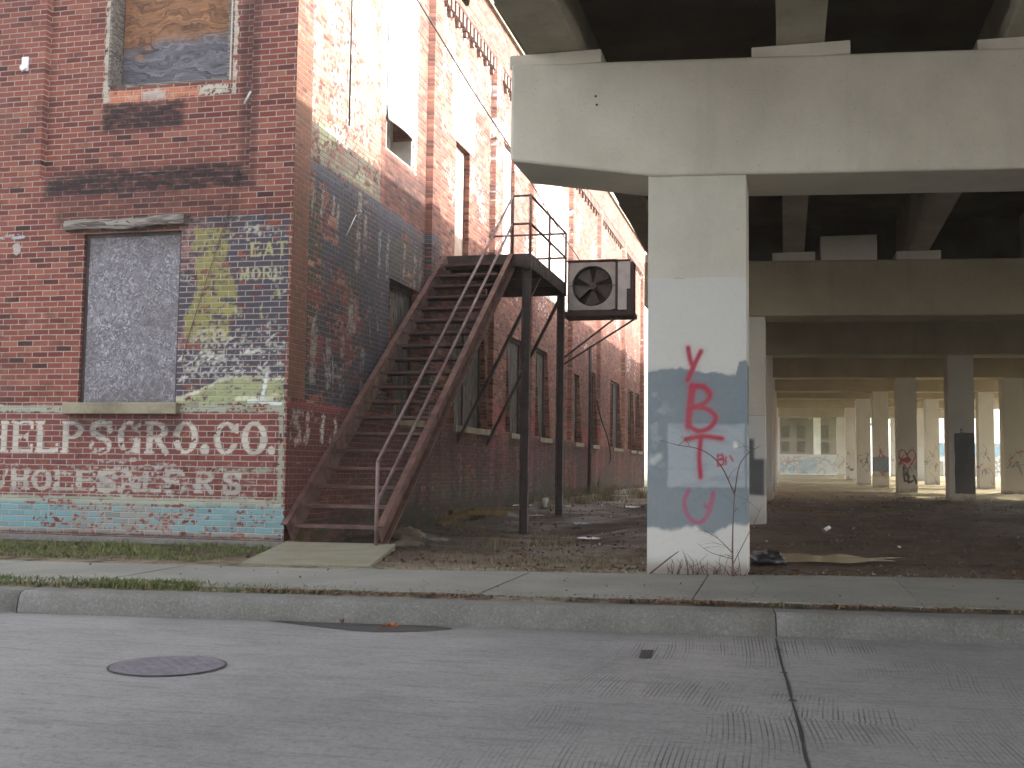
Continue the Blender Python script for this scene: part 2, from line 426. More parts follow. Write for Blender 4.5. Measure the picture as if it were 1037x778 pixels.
def ground_mat():
    N = NT('bare_earth'); p = N.pos(); s = N.sep(p)
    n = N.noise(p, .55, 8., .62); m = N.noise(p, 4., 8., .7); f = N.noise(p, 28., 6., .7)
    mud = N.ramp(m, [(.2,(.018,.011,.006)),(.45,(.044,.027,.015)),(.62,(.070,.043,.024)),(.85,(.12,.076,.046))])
    dry = N.ramp(m, [(.2,(.135,.105,.050)),(.5,(.215,.175,.092)),(.8,(.29,.245,.145))])  # dry olive dirt, its colour also lightened and yellowed to imitate far sunlight
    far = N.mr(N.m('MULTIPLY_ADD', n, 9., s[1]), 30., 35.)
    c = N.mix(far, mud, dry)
    red = N.noise(N.map(p, loc=(5,5,0)), 1.3, 6., .7)
    c = N.mix(N.m('MULTIPLY', N.mr(red, .52, .68, 0., .45), N.m('SUBTRACT', 1., far)), c, (.075,.040,.024))
    st1 = N.noise(N.map(p, scale=(.22,.75,1.), loc=(2,2,0)), 1.6, 7., .68)
    c = N.mix(N.m('MULTIPLY', N.mr(st1, .48, .64, 0., .55), N.m('SUBTRACT', 1., far)), c, (.014,.010,.007))
    c = N.mix(N.m('MULTIPLY', N.mr(st1, .47, .34, 0., .5), N.m('SUBTRACT', 1., far)), c, (.13,.085,.052))
    c = N.mix(N.m('MULTIPLY', N.mr(N.noise(N.map(p, scale=(.3,1.,1.)), 1.1, 6., .65), .45, .62, 0., .4), far), c, (.11,.085,.035))
    # alley strip beside the sidewalk: gravel and straw
    al = N.m('SUBTRACT', s[1], N.m('MULTIPLY', s[0], .17))
    st = N.m('MULTIPLY', N.mr(al, 10.1, 11.3, 1., 0.), N.mr(s[0], -1.5, -.4, 1., 0.25))
    c = N.mix(N.m('MULTIPLY', st, N.mr(m, .35, .6)), c, (.20,.165,.105))
    gr = N.mr(N.m('ADD', s[1], N.m('MULTIPLY', s[0], .5)), 66., 74.)
    c = N.mix(gr, c, N.mix(m, (.13,.15,.055), (.20,.20,.10)))
    c = N.mix(N.mr(f, .5, .72, 0., .55), c, N.mix(.65, c, (.01,.008,.006)))
    c = N.mix(N.mr(N.noise(p, 90., 2.), .68, .74, 0., .6), c, (.30,.26,.21))
    N.bump(N.m('ADD', N.m('MULTIPLY', m, 1.), N.m('MULTIPLY', f, .5)), .05, .9)
    wet = N.mr(n, .42, .58, .55, .95)
    return N.fin(c, wet, .3)
M_GROUND = ground_mat()

def steel_mat(name, a, b, rust=.5):
    N = NT(name); p = N.pos()
    n = N.noise(p, 5., 8., .7); f = N.noise(p, 60., 4., .6)
    c = N.mix(N.mr(n, .35, .65), a, b)
    c = N.mix(N.mr(N.noise(p, 14., 7., .7), .52, .66, 0., rust), c, (.14,.055,.028))
    c = N.mix(N.mr(f, .6, .8, 0., .4), c, (.02,.013,.012))
    N.bump(N.m('ADD', f, n), .003, .6)
    return N.fin(c, N.mr(n, .3, .7, .5, .8), .4)
M_STEEL = steel_mat('rusty_painted_steel', (.125,.055,.043), (.070,.034,.029))
M_STEELD = steel_mat('dark_rusty_steel', (.045,.030,.030), (.030,.021,.022), .35)
M_TREAD = steel_mat('tread_steel', (.095,.045,.037), (.055,.029,.025), .5)
M_RAIL = steel_mat('worn_rail_steel', (.17,.115,.115), (.10,.062,.062), .4)
M_IRON = steel_mat('manhole_iron', (.155,.145,.165), (.13,.12,.14), .05)

def simple_mat(name, a, b=None, scale=8., rough=.8, spec=.3, bump=.004, metal=0.):
    N = NT(name); p = N.pos()
    b = b or tuple(x*.6 for x in a)
    n = N.noise(p, scale, 7., .65)
    N.bump(n, bump, .6)
    return N.fin(N.mix(N.mr(n, .32, .68), a, b), rough, spec, metal)

def wood_mat(name, stops, axis='x', sc=1.):
    N = NT(name); p = N.pos()
    scale = (1.2, 6, 14) if axis == 'x' else (14, 6, 1.0)
    d = N.noise(N.map(p, scale=tuple(x*.35*sc for x in scale)), 1.2, 4., .6, .8)
    g = N.noise(N.map(p, scale=tuple(x*sc for x in scale)), 2., 8., .7, 1.5)
    rings = N.m('FRACT', N.m('MULTIPLY', d, 11.))
    k = N.m('ADD', N.m('MULTIPLY', g, .55), N.m('MULTIPLY', N.mr(rings, 0., 1.), .42))
    c = N.ramp(k, stops)
    N.bump(k, .006, .8)
    return N, c
N = NT('weathered_plywood'); p = N.pos(); q_ = N.sep(p)
w1_ = N.noise(N.map(p, scale=(1.4,1.,2.2)), 1.5, 3., .55); w2_ = N.noise(N.map(p, scale=(3.,1.,6.)), 1.6, 4., .6)
zz = N.m('ADD', N.m('MULTIPLY_ADD', N.mr(w1_, .3, .7, 0., 1.), .34, q_[2]), N.m('ADD', N.m('MULTIPLY', w2_, .07), N.m('MULTIPLY', q_[0], -.06)))
rg = N.m('SINE', N.m('MULTIPLY', zz, 62.)); rg2 = N.m('SINE', N.m('MULTIPLY', zz, 23.))
gr_ = N.noise(N.map(p, scale=(2.,1.,40.)), 2.5, 6., .7)
k = N.m('ADD', N.m('ADD', N.m('MULTIPLY_ADD', rg, N.mr(w2_, .42, .62, .02, .16), .34), N.m('MULTIPLY', rg2, .09)), N.m('MULTIPLY_ADD', gr_, .75, -.28))
grey = N.ramp(k, [(.15,(.040,.038,.046)),(.42,(.095,.090,.105)),(.7,(.165,.155,.165)),(1.,(.23,.21,.20))])
wrm = N.ramp(k, [(.15,(.06,.033,.022)),(.42,(.18,.085,.04)),(.7,(.29,.135,.055)),(1.,(.34,.19,.10))])
f_ = N.mr(N.m('ADD', N.m('MULTIPLY_ADD', w1_, .35, q_[2]), N.m('MULTIPLY', q_[0], -.05)), 6.52, 6.66)
c = N.mix(N.m('MULTIPLY', f_, .85), grey, wrm)
kn = N.noise(N.map(p, scale=(2.2,1.,4.), loc=(1.,0,.4)), 1.5, 3.)
c = N.mix(N.mr(kn, .64, .72, 0., .7), c, (.26,.12,.05))
N.bump(k, .006, .6); M_PLY = N.fin(c, .85, .2)
N, c = wood_mat('grey_old_timber', [(.2,(.05,.042,.038)),(.5,(.15,.13,.115)),(.8,(.26,.235,.21)),(1.,(.33,.3,.27))])
M_TIMBER = N.fin(c, .9, .2)
N, c = wood_mat('dark_boarding', [(.2,(.03,.026,.025)),(.5,(.085,.075,.07)),(.8,(.15,.135,.12)),(1.,(.2,.18,.165))], 'z')
M_BOARD = N.fin(c, .9, .2)
N, c = wood_mat('yellow_timber', [(.2,(.07,.043,.015)),(.6,(.15,.098,.03)),(1.,(.23,.165,.06))], 'x')
M_YWOOD = N.fin(c, .8, .2)

N = NT('grey_flake_board'); p = N.pos()
vo = N.n('TexVoronoi'); N.put(vo.inputs['Vector'], N.map(N.mix(.25, p, N.noise(p, 9., 3., color=True)), scale=(22,22,14))); vo.inputs['Scale'].default_value = 2.3
fl = N.sep(vo.outputs['Color'])[0]
c = N.ramp(fl, [(0.,(.10,.093,.105)),(.5,(.17,.16,.178)),(.85,(.25,.24,.265)),(1.,(.36,.35,.375))])
nb = N.noise(p, 2.1, 7., .65)
c = N.mix(N.mr(nb, .45, .72, 0., .55), c, (.13,.115,.12))
pz = N.sep(p)[2]
c = N.mix(N.m('MULTIPLY', N.mr(N.noise(p, 3., 5.), .35, .6), N.m('ADD', N.mr(pz, 1.95, 1.6, 0., .6), N.mr(pz, 3.2, 3.6, 0., .55))), c, (.10,.085,.085))
N.bump(fl, .006, .7); M_OSB = N.fin(c, .85, .25)

M_WHITEB = simple_mat('whitewashed_panel', (.72,.71,.68), (.58,.56,.52), 3.)
M_DOOR = simple_mat('faded_door_paint', (.34,.22,.15), (.42,.36,.32), 2.5)
M_ACGREY = simple_mat('cooler_sheet_metal', (.36,.345,.32), (.27,.255,.235), 6., .55, .4, .001)
M_ACLIGHT = simple_mat('cooler_pale_panel', (.50,.50,.49), (.40,.395,.385), 6., .5, .4, .001)
M_ACDARK = simple_mat('cooler_dark_trim', (.055,.036,.036), (.035,.024,.024), 10., .7)
M_BLADE = simple_mat('fan_blade_metal', (.075,.062,.062), (.04,.034,.034), 9., .5)
M_BLACK = simple_mat('dark_cavity', (.02,.018,.018), (.012,.011,.011), 9., .9)
M_WIRE = simple_mat('black_cable', (.03,.026,.026), None, 20., .7)
M_BAG = simple_mat('black_plastic', (.018,.018,.024), (.01,.01,.013), 30., .32, .5, .01)
M_WHITEP = simple_mat('white_plastic', (.72,.73,.74), (.5,.5,.5), 12., .5)
M_YELP = simple_mat('yellow_plastic', (.55,.45,.06), None, 12., .5)
M_BLUEP = simple_mat('blue_plastic', (.16,.24,.42), None, 12., .5)
M_PINKP = simple_mat('pale_pink_card', (.55,.42,.38), None, 12., .8)
M_STONE = simple_mat('rubble_stone', (.19,.15,.11), (.10,.078,.055), 7., .9, .2, .02)
M_BARK = simple_mat('grey_bark', (.10,.08,.07), (.05,.04,.036), 20., .9, .2)
M_TWIG = simple_mat('reddish_twig', (.15,.085,.08), (.09,.052,.048), 20., .9, .2)
M_FARTREE = simple_mat('hazy_branches', (.30,.27,.26), (.22,.2,.195), 3., .95, .1)
M_ORANGEL = simple_mat('orange_leaf', (.32,.11,.03), (.2,.06,.02), 30., .8)
M_TAR = simple_mat('joint_tar', (.022,.021,.022), (.04,.038,.036), 15., .8)
M_ROOF = simple_mat('flat_roof_tar', (.06,.06,.06))
M_FARWALL = simple_mat('far_pale_wall', (.23,.205,.165), (.18,.16,.125), .8)
M_FARWIN = simple_mat('far_dark_window', (.185,.163,.13), (.15,.132,.105))
M_BLUEROOF = simple_mat('blue_cladding', (.12,.33,.50), None, 1.)
M_WHITEW = simple_mat('white_cladding', (.75,.74,.70), (.6,.6,.56), 1.)

def leafy_mat(name, stops, scale=3.):
    N = NT(name); p = N.pos()
    n = N.noise(p, scale, 6., .7)
    c = N.ramp(n, stops)
    N.b.inputs['Roughness'].default_value = .8
    return N.fin(c, .8, .2)
M_GRASS = leafy_mat('short_grass', [(.25,(.05,.068,.020)),(.46,(.085,.108,.034)),(.58,(.14,.14,.058)),(.72,(.19,.155,.085)),(.85,(.22,.17,.11))], 5.)
M_STRAW = leafy_mat('dead_grass', [(.25,(.07,.052,.027)),(.45,(.14,.11,.062)),(.6,(.20,.165,.10)),(.72,(.075,.09,.03)),(.9,(.10,.12,.04))], 2.2)
M_LEAF = leafy_mat('dead_leaves', [(.2,(.035,.022,.015)),(.45,(.075,.042,.026)),(.6,(.11,.070,.042)),(.8,(.17,.125,.08))], 9.)
M_VLEAF = leafy_mat('reddish_leaves', [(.2,(.05,.030,.022)),(.45,(.115,.060,.042)),(.6,(.16,.095,.065)),(.8,(.21,.16,.11))], 9.)
M_GRAVEL = leafy_mat('pale_gravel', [(.25,(.12,.10,.08)),(.55,(.25,.23,.19)),(.8,(.42,.40,.36))], 25.)
N = NT('puddle_water'); M_WATER = N.fin((.075,.053,.033), .14, .45); N.bump(N.noise(N.pos(), 6., 2.), .002, .3)
N = NT('gutter_water'); M_WATER2 = N.fin((.035,.033,.034), .45, .3); N.bump(N.noise(N.pos(), 9., 3.), .002, .3)

# ------------------------------------------------------------------ ground, road, kerb, sidewalk
CA, SA = math.cos(math.radians(6.5)), math.sin(math.radians(6.5))
def kerb_pt(s, t, z=0.): return (s*CA-t*SA, s*SA+t*CA, z)   # s along the kerb, t across

def gz(x, y):
    x = np.asarray(x, float); y = np.asarray(y, float)
    z = np.interp(y, [12.5, 18, 27, 33, 45, 54, 67, 82, 160, 400], [0., .07, .27, .35, .47, .57, .74, .72, .62, .5])
    al = 1-sm(x, -3.4, -1.6)
    z = z*(1-al) + al*np.interp(y, [11.5, 14, 17.3, 20, 26, 34, 45, 60], [0., -.06, -.135, .05, .10, .16, .2, .6])
    near = sm(y, 10.2, 11.6)
    z = z + near*(fbm(x*1.1, y*1.1, 5)-.5)*.07 + near*(fbm(x*5, y*5, 9, 3)-.5)*.03
    # heap of debris against the wall foot
    z = z + .12*np.exp(-((x+5.35)/.35)**2)*sm(y, 12.5, 14)*(.4+fbm(x*2, y*.8, 3))
    pud = np.exp(-(((x-.55)/1.0)**2+((y-12.2)/.75)**2))
    return z*(1-.9*pud) - .02*pud

def seq(*parts):
    out = []
    for a, b, st in parts: out += list(np.arange(a, b-1e-6, st))
    out.append(parts[-1][1]); return np.array(out)

gx = np.concatenate([[-400,-150,-60,-25,-12,-8], seq((-6,12,.09)), [14,18,25,40,70,150,400]])
gy = np.concatenate([seq((8.4,16,.08),(16,30,.14),(30,90,.6)), [100,120,160,250,500]])
U, V = np.meshgrid(gx, gy)
Z = gz(U, V) - .012
front_m = U*(-SA)+V*CA
Z = np.where(front_m < 9.3, -.12, Z)
Z = Z - .05*(1-sm(front_m, 9.2, 9.75))
Z = np.where((U < -5.2) & (V > 11.3), -.05, Z)
P = np.stack([U, V, Z], -1).reshape(-1, 3)
nx, ny = len(gx), len(gy)
idx = np.arange(nx*ny).reshape(ny, nx)
Q = np.stack([idx[:-1,:-1], idx[:-1,1:], idx[1:,1:], idx[1:,:-1]], -1).reshape(-1, 4)
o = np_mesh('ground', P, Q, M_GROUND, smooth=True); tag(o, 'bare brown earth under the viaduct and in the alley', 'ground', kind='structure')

# road: one sheet out to the horizon on the camera's side
MBr = MB().add([kerb_pt(-400,-400,-.2), kerb_pt(400,-400,-.2), kerb_pt(400,7.66,-.2), kerb_pt(-400,7.66,-.2)], [(0,1,2,3)])
o = MBr.build('road', M_ROAD); tag(o, 'worn grey concrete road with cross grooves', 'road', kind='structure')

# kerb stones: cast lengths with a sloping, rounded face and an open joint between
def kerb_piece(s0, s1):
    prof = [(7.655,-.25),(7.655,-.19),(7.675,-.085),(7.70,-.055),(7.74,-.043),(7.90,-.04),(7.90,-.25)]
    m = MB(); n = len(prof)
    ss = np.linspace(s0, s1, max(2, int((s1-s0)/.25)))
    for s in ss:
        j = .006*(vn(s*1.7, 0, 4)-.5)
        m.v += [kerb_pt(s, t+j, z+j*.8) for t, z in prof]
    for i in range(len(ss)-1):
        for k in range(n-1):
            m.f.append([i*n+k, (i+1)*n+k, (i+1)*n+k+1, i*n+k+1]); m.sm.append(0 < k < 4)
    m.f.append(list(range(n))); m.sm.append(False)
    m.f.append([(len(ss)-1)*n+k for k in range(n)][::-1]); m.sm.append(False)
    return m
cuts = [-40., -12., -4.62, .81, 6.4, 12., 40.]
kb = MB()
for a, b in zip(cuts[:-1], cuts[1:]):
    k = kerb_piece(a+.004, b-.004); off = len(kb.v)
    kb.v += k.v; kb.f += [[off+i for i in f] for f in k.f]; kb.sm += k.sm
o = kb.build('kerb', M_CURB); tag(o, 'long grey concrete kerb with open joints', 'kerb', kind='structure')
kj = MB().box((0,0,0),(0,0,0)); kj = MB()
for c_ in cuts[1:-1]:
    a, b = kerb_pt(c_-.012, 7.672, -.21), kerb_pt(c_+.012, 7.672, -.21)
    a2, b2 = kerb_pt(c_-.012, 7.89, -.21), kerb_pt(c_+.012, 7.89, -.21)
    kj.hexa([a, b, b2, a2, (a[0],a[1]+.03,-.065), (b[0],b[1]+.03,-.065), (b2[0],b2[1],-.052), (a2[0],a2[1],-.052)])
o = kj.build('kerb_joint_filler', M_TAR); tag(o, 'dark filler in the joints of the concrete kerb', 'kerb joint', kind='structure')

# verge strip of soil between kerb and sidewalk
vg = []
S_ = np.arange(-40, 40.01, .1)
for i, s in enumerate(S_):
    w = .06+.20*fbm(s*.9, 1.3, 21)+.16*float(sm(-s, 1.5, 4.5))
    for t, z in ((7.89,-.043),(8.0,-.026),(7.90+w+.16,-.020)): vg.append(kerb_pt(s, t, z))
vg = np.array(vg); n3 = len(S_)
q = [(i*3+k, (i+1)*3+k, (i+1)*3+k+1, i*3+k+1) for i in range(n3-1) for k in range(2)]
o = np_mesh('verge_soil', vg, q, M_GROUND); tag(o, 'narrow strip of soil along the kerb', 'verge', kind='structure')

# sidewalk slabs
def back_t(s):   # back edge of the walk
    return float(np.interp(s, [-40,-3.2,-2.2,2.4,40], [9.62,9.50,9.55,10.08,10.2]))
sw = MB()
joints = [-40,-20,-12,-8.9,-7.3,-5.75,-4.22,-2.68,-1.17,.37,1.95,3.5,5.0,7,12,20,40]
for a, b in zip(joints[:-1], joints[1:]):
    k = max(1, int((b-a)/.15)); ss = np.linspace(a+.005, b-.005, k+1)
    skew = .10
    rows = []
    dz = random.uniform(-.004, .004)
    for s in ss:
        f0 = 8.05+.10*(fbm(s*1.4, 3, 31)-.5)+.04*(vn(s*9, 2, 3)-.5)
        f1 = back_t(s)+.03*(vn(s*4, 7, 8)-.5)
        rows.append([kerb_pt(s-skew, f0, -.05), kerb_pt(s-skew, f0, -.012+dz), kerb_pt(s+skew, f1, .006+dz), kerb_pt(s+skew, f1, -.06)])
    base = len(sw.v)
    for r in rows: sw.v += r
    for i in range(k):
        for j in range(3):
            sw.f.append([base+i*4+j, base+(i+1)*4+j, base+(i+1)*4+j+1, base+i*4+j+1]); sw.sm.append(False)
    sw.f.append([base+j for j in range(4)]); sw.f.append([base+k*4+j for j in range(4)][::-1]); sw.sm += [False, False]
o = sw.build('sidewalk', M_WALK); tag(o, 'pale concrete sidewalk of jointed slabs', 'sidewalk', kind='structure')
# soil below the sidewalk joints
o = MB().add([kerb_pt(-60,7.9,-.045), kerb_pt(60,7.9,-.045), kerb_pt(60,10.3,-.03), kerb_pt(-60,10.3,-.03)], [(0,1,2,3)]).build('sidewalk_bed', M_TAR)
tag(o, 'dark soil showing in the sidewalk joints', 'sidewalk bed', kind='structure')

# tarred joint running across the road, with small dabs
rj = MB(); pts = []
for t in np.arange(-6, 7.651, .12):
    pts.append((.06+.018*(vn(t*2.2, 0, 2)-.5)+.83-.86*0, t))
tops = []
JS = lambda t: .577+.068*(t-4.33)+.012*(vn(t*2.0, 0, 2)-.5)
for s, t in pts:
    w = .0045+.006*vn(t*6, 1, 5)
    tops.append((kerb_pt(JS(t)-w, t, -.196), kerb_pt(JS(t)+w, t, -.196)))
for (a, b), (c2, d2) in zip(tops[:-1], tops[1:]): rj.add([a, b, d2, c2], [(0,1,2,3)])
for t in (7.1, 6.3, 5.55): rj.disc((*kerb_pt(JS(t), t)[:2], -.1945), .022, 14, jag=.4)
o = rj.build('road_joint', M_TAR); tag(o, 'thin black tarred joint across the road', 'road joint', kind='structure')
x, y, _ = kerb_pt(-.06, 6.79)
o = MB().add([kerb_pt(-.09,6.62,-.1965),kerb_pt(-.02,6.63,-.1965),kerb_pt(.0,6.93,-.1965),kerb_pt(-.075,6.92,-.1965)],[(0,1,2,3)]).build('tar_patch', M_TAR)
tag(o, 'small dark tar patch set in the grooved road', 'tar patch', kind='structure')

# puddle in the gutter and puddle below the viaduct
def blob(name, pts, z, mat, label):
    l = smooth_line(pts+[pts[0]], 6)[:-1]
    vs = [(p[0]+.02*(vn(i*.9, 3, 6)-.5), p[1]+.02*(vn(i*.8, 5, 6)-.5), z) for i, p in enumerate(l)]
    c0 = np.mean(np.array(vs), 0)
    n = len(vs); m = MB().add(vs+[tuple(c0)], [(i, (i+1) % n, n) for i in range(n)])
    o = m.build(name, mat); tag(o, label, 'puddle', kind='structure')
blob('gutter_puddle', [(-3.55,7.295),(-3.2,7.17),(-2.85,7.06),(-2.55,7.07),(-2.22,7.33),(-2.42,7.40),(-2.9,7.355),(-3.2,7.315)], -.195, M_WATER2, 'dark shallow puddle in the gutter below the kerb')
blob('muddy_puddle', [(-.25,11.75),(.05,11.5),(.3,11.65),(.62,11.6),(.85,11.95),(1.1,12.05),(1.0,12.3),(1.25,12.6),(1.0,12.55),(.85,12.4),(.6,12.85),(.35,12.5),(.1,12.75),(-.2,12.4),(-.42,12.2)], .002, M_WATER, 'muddy brown puddle on the earth behind the painted column')

# ------------------------------------------------------------------ brick warehouse
XW, YF, XP = -5.461, 11.52, -5.56       # side wall face, front face, recessed side panels
ROOFZ, YB, XL = 9.75, 44.35, -18.
bld = empty('brick_warehouse', (-9., 20., 0.), 'old two storey red brick warehouse with boarded windows and faded painted wall signs', 'warehouse')

def uniq(a):
    a = np.sort(np.array(a, float)); keep = [a[0]]
    for x in a[1:]:
        if x-keep[-1] > 5e-4: keep.append(x)
    return np.array(keep)

def wall(name, us, vs, holes, world, paintfn, mat, parent, reveal=.12):
    us = uniq(list(us)+[h[i] for h in holes for i in (0,1)]); vs = uniq(list(vs)+[h[i] for h in holes for i in (2,3)])
    U, V = np.meshgrid(us, vs)
    P = world(U, V, np.zeros_like(U)).reshape(-1, 3)
    pt, so = paintfn(U, V)
    rg = pt.rgba(); so = so.ravel(); uv = np.stack([U, V], -1).reshape(-1, 2)
    nu, nv = len(us), len(vs); idx = np.arange(nu*nv).reshape(nv, nu)
    uc, vc = (us[1:]+us[:-1])/2, (vs[1:]+vs[:-1])/2
    UC, VC = np.meshgrid(uc, vc); keep = np.ones(UC.shape, bool)
    for h in holes: keep &= ~((UC > h[0]) & (UC < h[1]) & (VC > h[2]) & (VC < h[3]))
    Q = np.stack([idx[:-1,:-1], idx[:-1,1:], idx[1:,1:], idx[1:,:-1]], -1)[keep]
    eP, eUV, eQ = [], [], []
    b = len(P)
    for h in holes:
        u0, u1, v0, v1 = h[:4]; dp = h[4] if len(h) > 4 else reveal
        c = [(u0,v0),(u1,v0),(u1,v1),(u0,v1)]
        for (a0, a1), (b0, b1) in zip(c, c[1:]+c[:1]):
            pr = world(np.array([a0,b0,b0,a0]), np.array([a1,b1,b1,a1]), np.array([0,0,dp,dp]))
            hor = abs(a1-b1) < 1e-6
            for k in range(4):
                uu, vv = ((a0,b0,b0,a0)[k], (a1,b1,b1,a1)[k]); dd = (0,0,dp,dp)[k]
                eUV.append((uu, vv+dd) if hor else (uu+dd, vv))
            eP += [tuple(p) for p in pr]; eQ.append([b, b+1, b+2, b+3]); b += 4
    if eP:
        P = np.concatenate([P, np.array(eP)]); uv = np.concatenate([uv, np.array(eUV)])
        Q = np.concatenate([Q, np.array(eQ)]); rg = np.concatenate([rg, np.zeros((len(eP),4))]); so = np.concatenate([so, np.zeros(len(eP))])
    return np_mesh(name, P, Q, mat, parent, uv, rg, so)

# --- colours of the old paint
CREAM=(.50,.475,.42); SIGNRED=(.165,.050,.046); TEAL=(.14,.29,.32); PALEGR=(.30,.33,.265); SLATE=(.055,.057,.080); YELGR=(.25,.235,.075)
GREYW=(.36,.36,.34); BUFF=(.50,.46,.34); WHITE=(.56,.55,.52); DSLATE=(.038,.044,.055); DRED=(.115,.033,.032)

F_LOW = (-8.17,-6.87,1.61,3.64,.11); F_UP = (-7.96,-6.37,5.45,7.3,.26)
def front_world(U, V, D):
    y = YF + .09*inbox(U, V, -8.83, -6.03, 4.36, 20, .001) + D
    y = y + .004*(fbm(U*.7, V*.7, 40, 2)-.5)
    return np.stack([U, y, V], -1)
def front_paint(U, V):
    p = Paint(U, V, True); n = fbm(U*3, V*3, 1); n2 = fbm(U*9, V*9, 2); big = fbm(U*.8, V*1.1, 6)
    # red sign ground and its two lines of lettering
    p.lay((.150,.078,.066), inbox(U,V,-13,-5.47,.06,1.52,.02)*.55)
    p.lay(SIGNRED, inbox(U,V,-13,-5.5,.50,1.50,.01)*(.50+.35*n))
    txt = [('H',-9.397,-9.098),('E',-9.063,-8.754),('L',-8.733,-8.408),('P',-8.372,-8.074),('S',-7.997,-7.671),('G',-7.615,-7.31),('R',-7.257,-6.933),('O',-6.884,-6.565),('.',-6.534,-6.415),('C',-6.366,-6.054),('O',-6.017,-5.698),('.',-5.690,-5.590)]
    wearx = .50*np.exp(-((U+7.55)/.48)**2)
    for ch, a, b in txt: p.lay(CREAM, glyph(U,V,ch,a,b,1.012,1.392)*(.90-wearx*.62-.08*(big>.55)+.4*(n-.5)))
    p.lay(GREYW, inbox(U,V,-7.9,-7.28,.90,.96,.02)*.5)
    p.lay(GREYW, inbox(U,V,-13,-5.6,.50,.90,.06)*(.14+.20*np.exp(-((U+7.5)/.8)**2)+.5*(n-.5)))
    for ch, a, b in [('W',-9.389,-9.099),('H',-9.057,-8.77),('O',-8.756,-8.473),('L',-8.458,-8.178),('E',-8.163,-7.886),('S',-7.871,-7.598),('A',-7.582,-7.313),('L',-7.284,-7.017),('E',-6.988,-6.725),('R',-6.595,-6.337),('S',-6.245,-5.99)]:
        p.lay((.38,.36,.32), glyph(U,V,ch,a,b,.565,.825)*(.84 if a < -8.2 or a > -6.7 else .76))
    p.lay(PALEGR, inbox(U,V,-13,-5.5,.425,.51,.012)*(.68+.3*n))
    p.lay(PALEGR, inbox(U,V,-5.56,-5.495,.45,1.5,.012)*.72)
    p.lay(PALEGR, inbox(U,V,-6.4,-5.55,.80,.865,.012)*.5)
    # blue dado
    p.lay((.24,.24,.225), inbox(U,V,-13,-5.47,.075,.43,.012)*.72)
    p.lay(TEAL, inbox(U,V,-13,-5.47,.12,.43,.012)*(.50+.26*sm(U,-7.0,-6.4)+.28*sm(-U,8.1,8.6)-.30*np.exp(-((U+7.5)/.35)**2)+.4*(n-.5)))
    # pale band above the sign
    p.lay(PALEGR, inbox(U,V,-13,-5.5,1.50,1.585,.01)*.76)
    # old bread mural to the right of the window
    mur = inbox(U,V,-6.90,-5.50,1.585,3.80,.012)
    p.lay(SLATE, mur*(.80+.55*(n-.5)))
    p.lay((.40,.38,.33), mur*.42*sm(fbm(U*2.2,V*2.2,12),.58,.78))
    p.lay((.28,.15,.14), mur*sm(fbm(U*2.5,V*2.5,14),.52,.62)*.55*(1-sm(U,-6.55,-6.3)))
    yx = -6.45+.05*np.sin(V*7); hw = .27+.05*np.sin(V*5+1)
    blob_ = (1-sm(np.abs(U-yx)/hw,.8,1.1))*inbox(U,V,-7,-5.5,2.30,3.66,.06)
    p.lay(YELGR, blob_*(.66+.8*(n2-.5)))
    p.lay((.42,.40,.30), (1-sm(np.hypot((U+6.45)/.30,(V-2.32)/.16),.8,1.1))*.5)
    ht = .92
    p.lay((.40,.38,.17), word(U,V,'EAT',-5.98,3.30,.135,.17,.03,serif=False)*ht)
    p.lay((.38,.37,.22), word(U,V,'MORE',-6.10,3.02,.115,.15,.028,serif=False)*.85)
    p.lay((.34,.33,.18), word(U,V,'A',-5.70,2.80,.13,.15,.03,serif=False)*.6)
    p.lay((.34,.33,.18), word(U,V,'M L',-6.16,2.58,.11,.15,.05,serif=False)*.6)
    p.lay((.42,.42,.36), np.abs(np.hypot((U+5.78)/.42,(V-3.48)/.18)-1 < .12)*(V > 3.48)*.22)
    # loaf and scroll work, pale strokes
    sc = strokes(U,V,[smooth_line([(-6.8,2.02),(-6.5,2.16),(-6.2,2.08),(-5.95,2.2),(-5.7,2.1),(-5.52,2.22)]),smooth_line([(-6.78,1.9),(-6.3,1.98),(-5.6,1.93)]),smooth_line([(-6.3,2.25),(-6.1,2.38),(-5.9,2.25)]),smooth_line([(-6.85,2.1),(-6.75,2.2),(-6.66,2.1),(-6.57,2.2),(-6.48,2.1),(-6.4,2.2)]),smooth_line([(-6.0,2.05),(-5.93,2.0),(-5.86,2.08),(-5.8,2.0),(-5.72,2.08)]),[(-6.55,2.2),(-6.62,1.98)],[(-6.05,2.2),(-6.12,1.95)],smooth_line([(-5.75,2.3),(-5.6,2.4),(-5.52,2.28)])],.022)
    p.lay((.42,.42,.38), inbox(U,V,-6.85,-5.52,1.86,2.30,.05)*.30)
    p.lay((.52,.54,.50), sc*.50)
    hill = 1.66+.24*sm(U,-6.9,-6.1)-.02*sm(U,-6.0,-5.5)
    p.lay((.30,.34,.17), inbox(U,V,-6.88,-5.5,1.585,2.2,.01)*(1-sm(V,hill-.02,hill+.02))*(.55+.5*(n-.3)))
    p.lay((.55,.55,.40), (1-sm(np.abs(V-hill),.012,.03))*inbox(U,V,-6.88,-5.5,1.5,2.2)*.8)
    p.lay((.55,.56,.38), inbox(U,V,-6.88,-5.5,1.62,1.70,.02)*sm(fbm(U*3,V*9,15),.45,.6)*.7)
    p.lay((.60,.66,.66), np.maximum(seg(U,V,(-5.72,1.95),(-5.78,1.62),.045), seg(U,V,(-5.95,1.63),(-5.55,1.60),.04))*.85)
    # pale patch and knobs' mortar on the left, patched brick under the upper window
    p.lay((.33,.36,.40), inbox(U,V,-9.9,-9.0,3.61,3.68,.02)*.7)
    p.lay((.42,.38,.31), inbox(U,V,-8.06,-6.27,5.28,7.6,.02)*(1-inbox(U,V,-7.99,-6.33,5.40,8,.01))*(.75+.4*(n2-.5)))
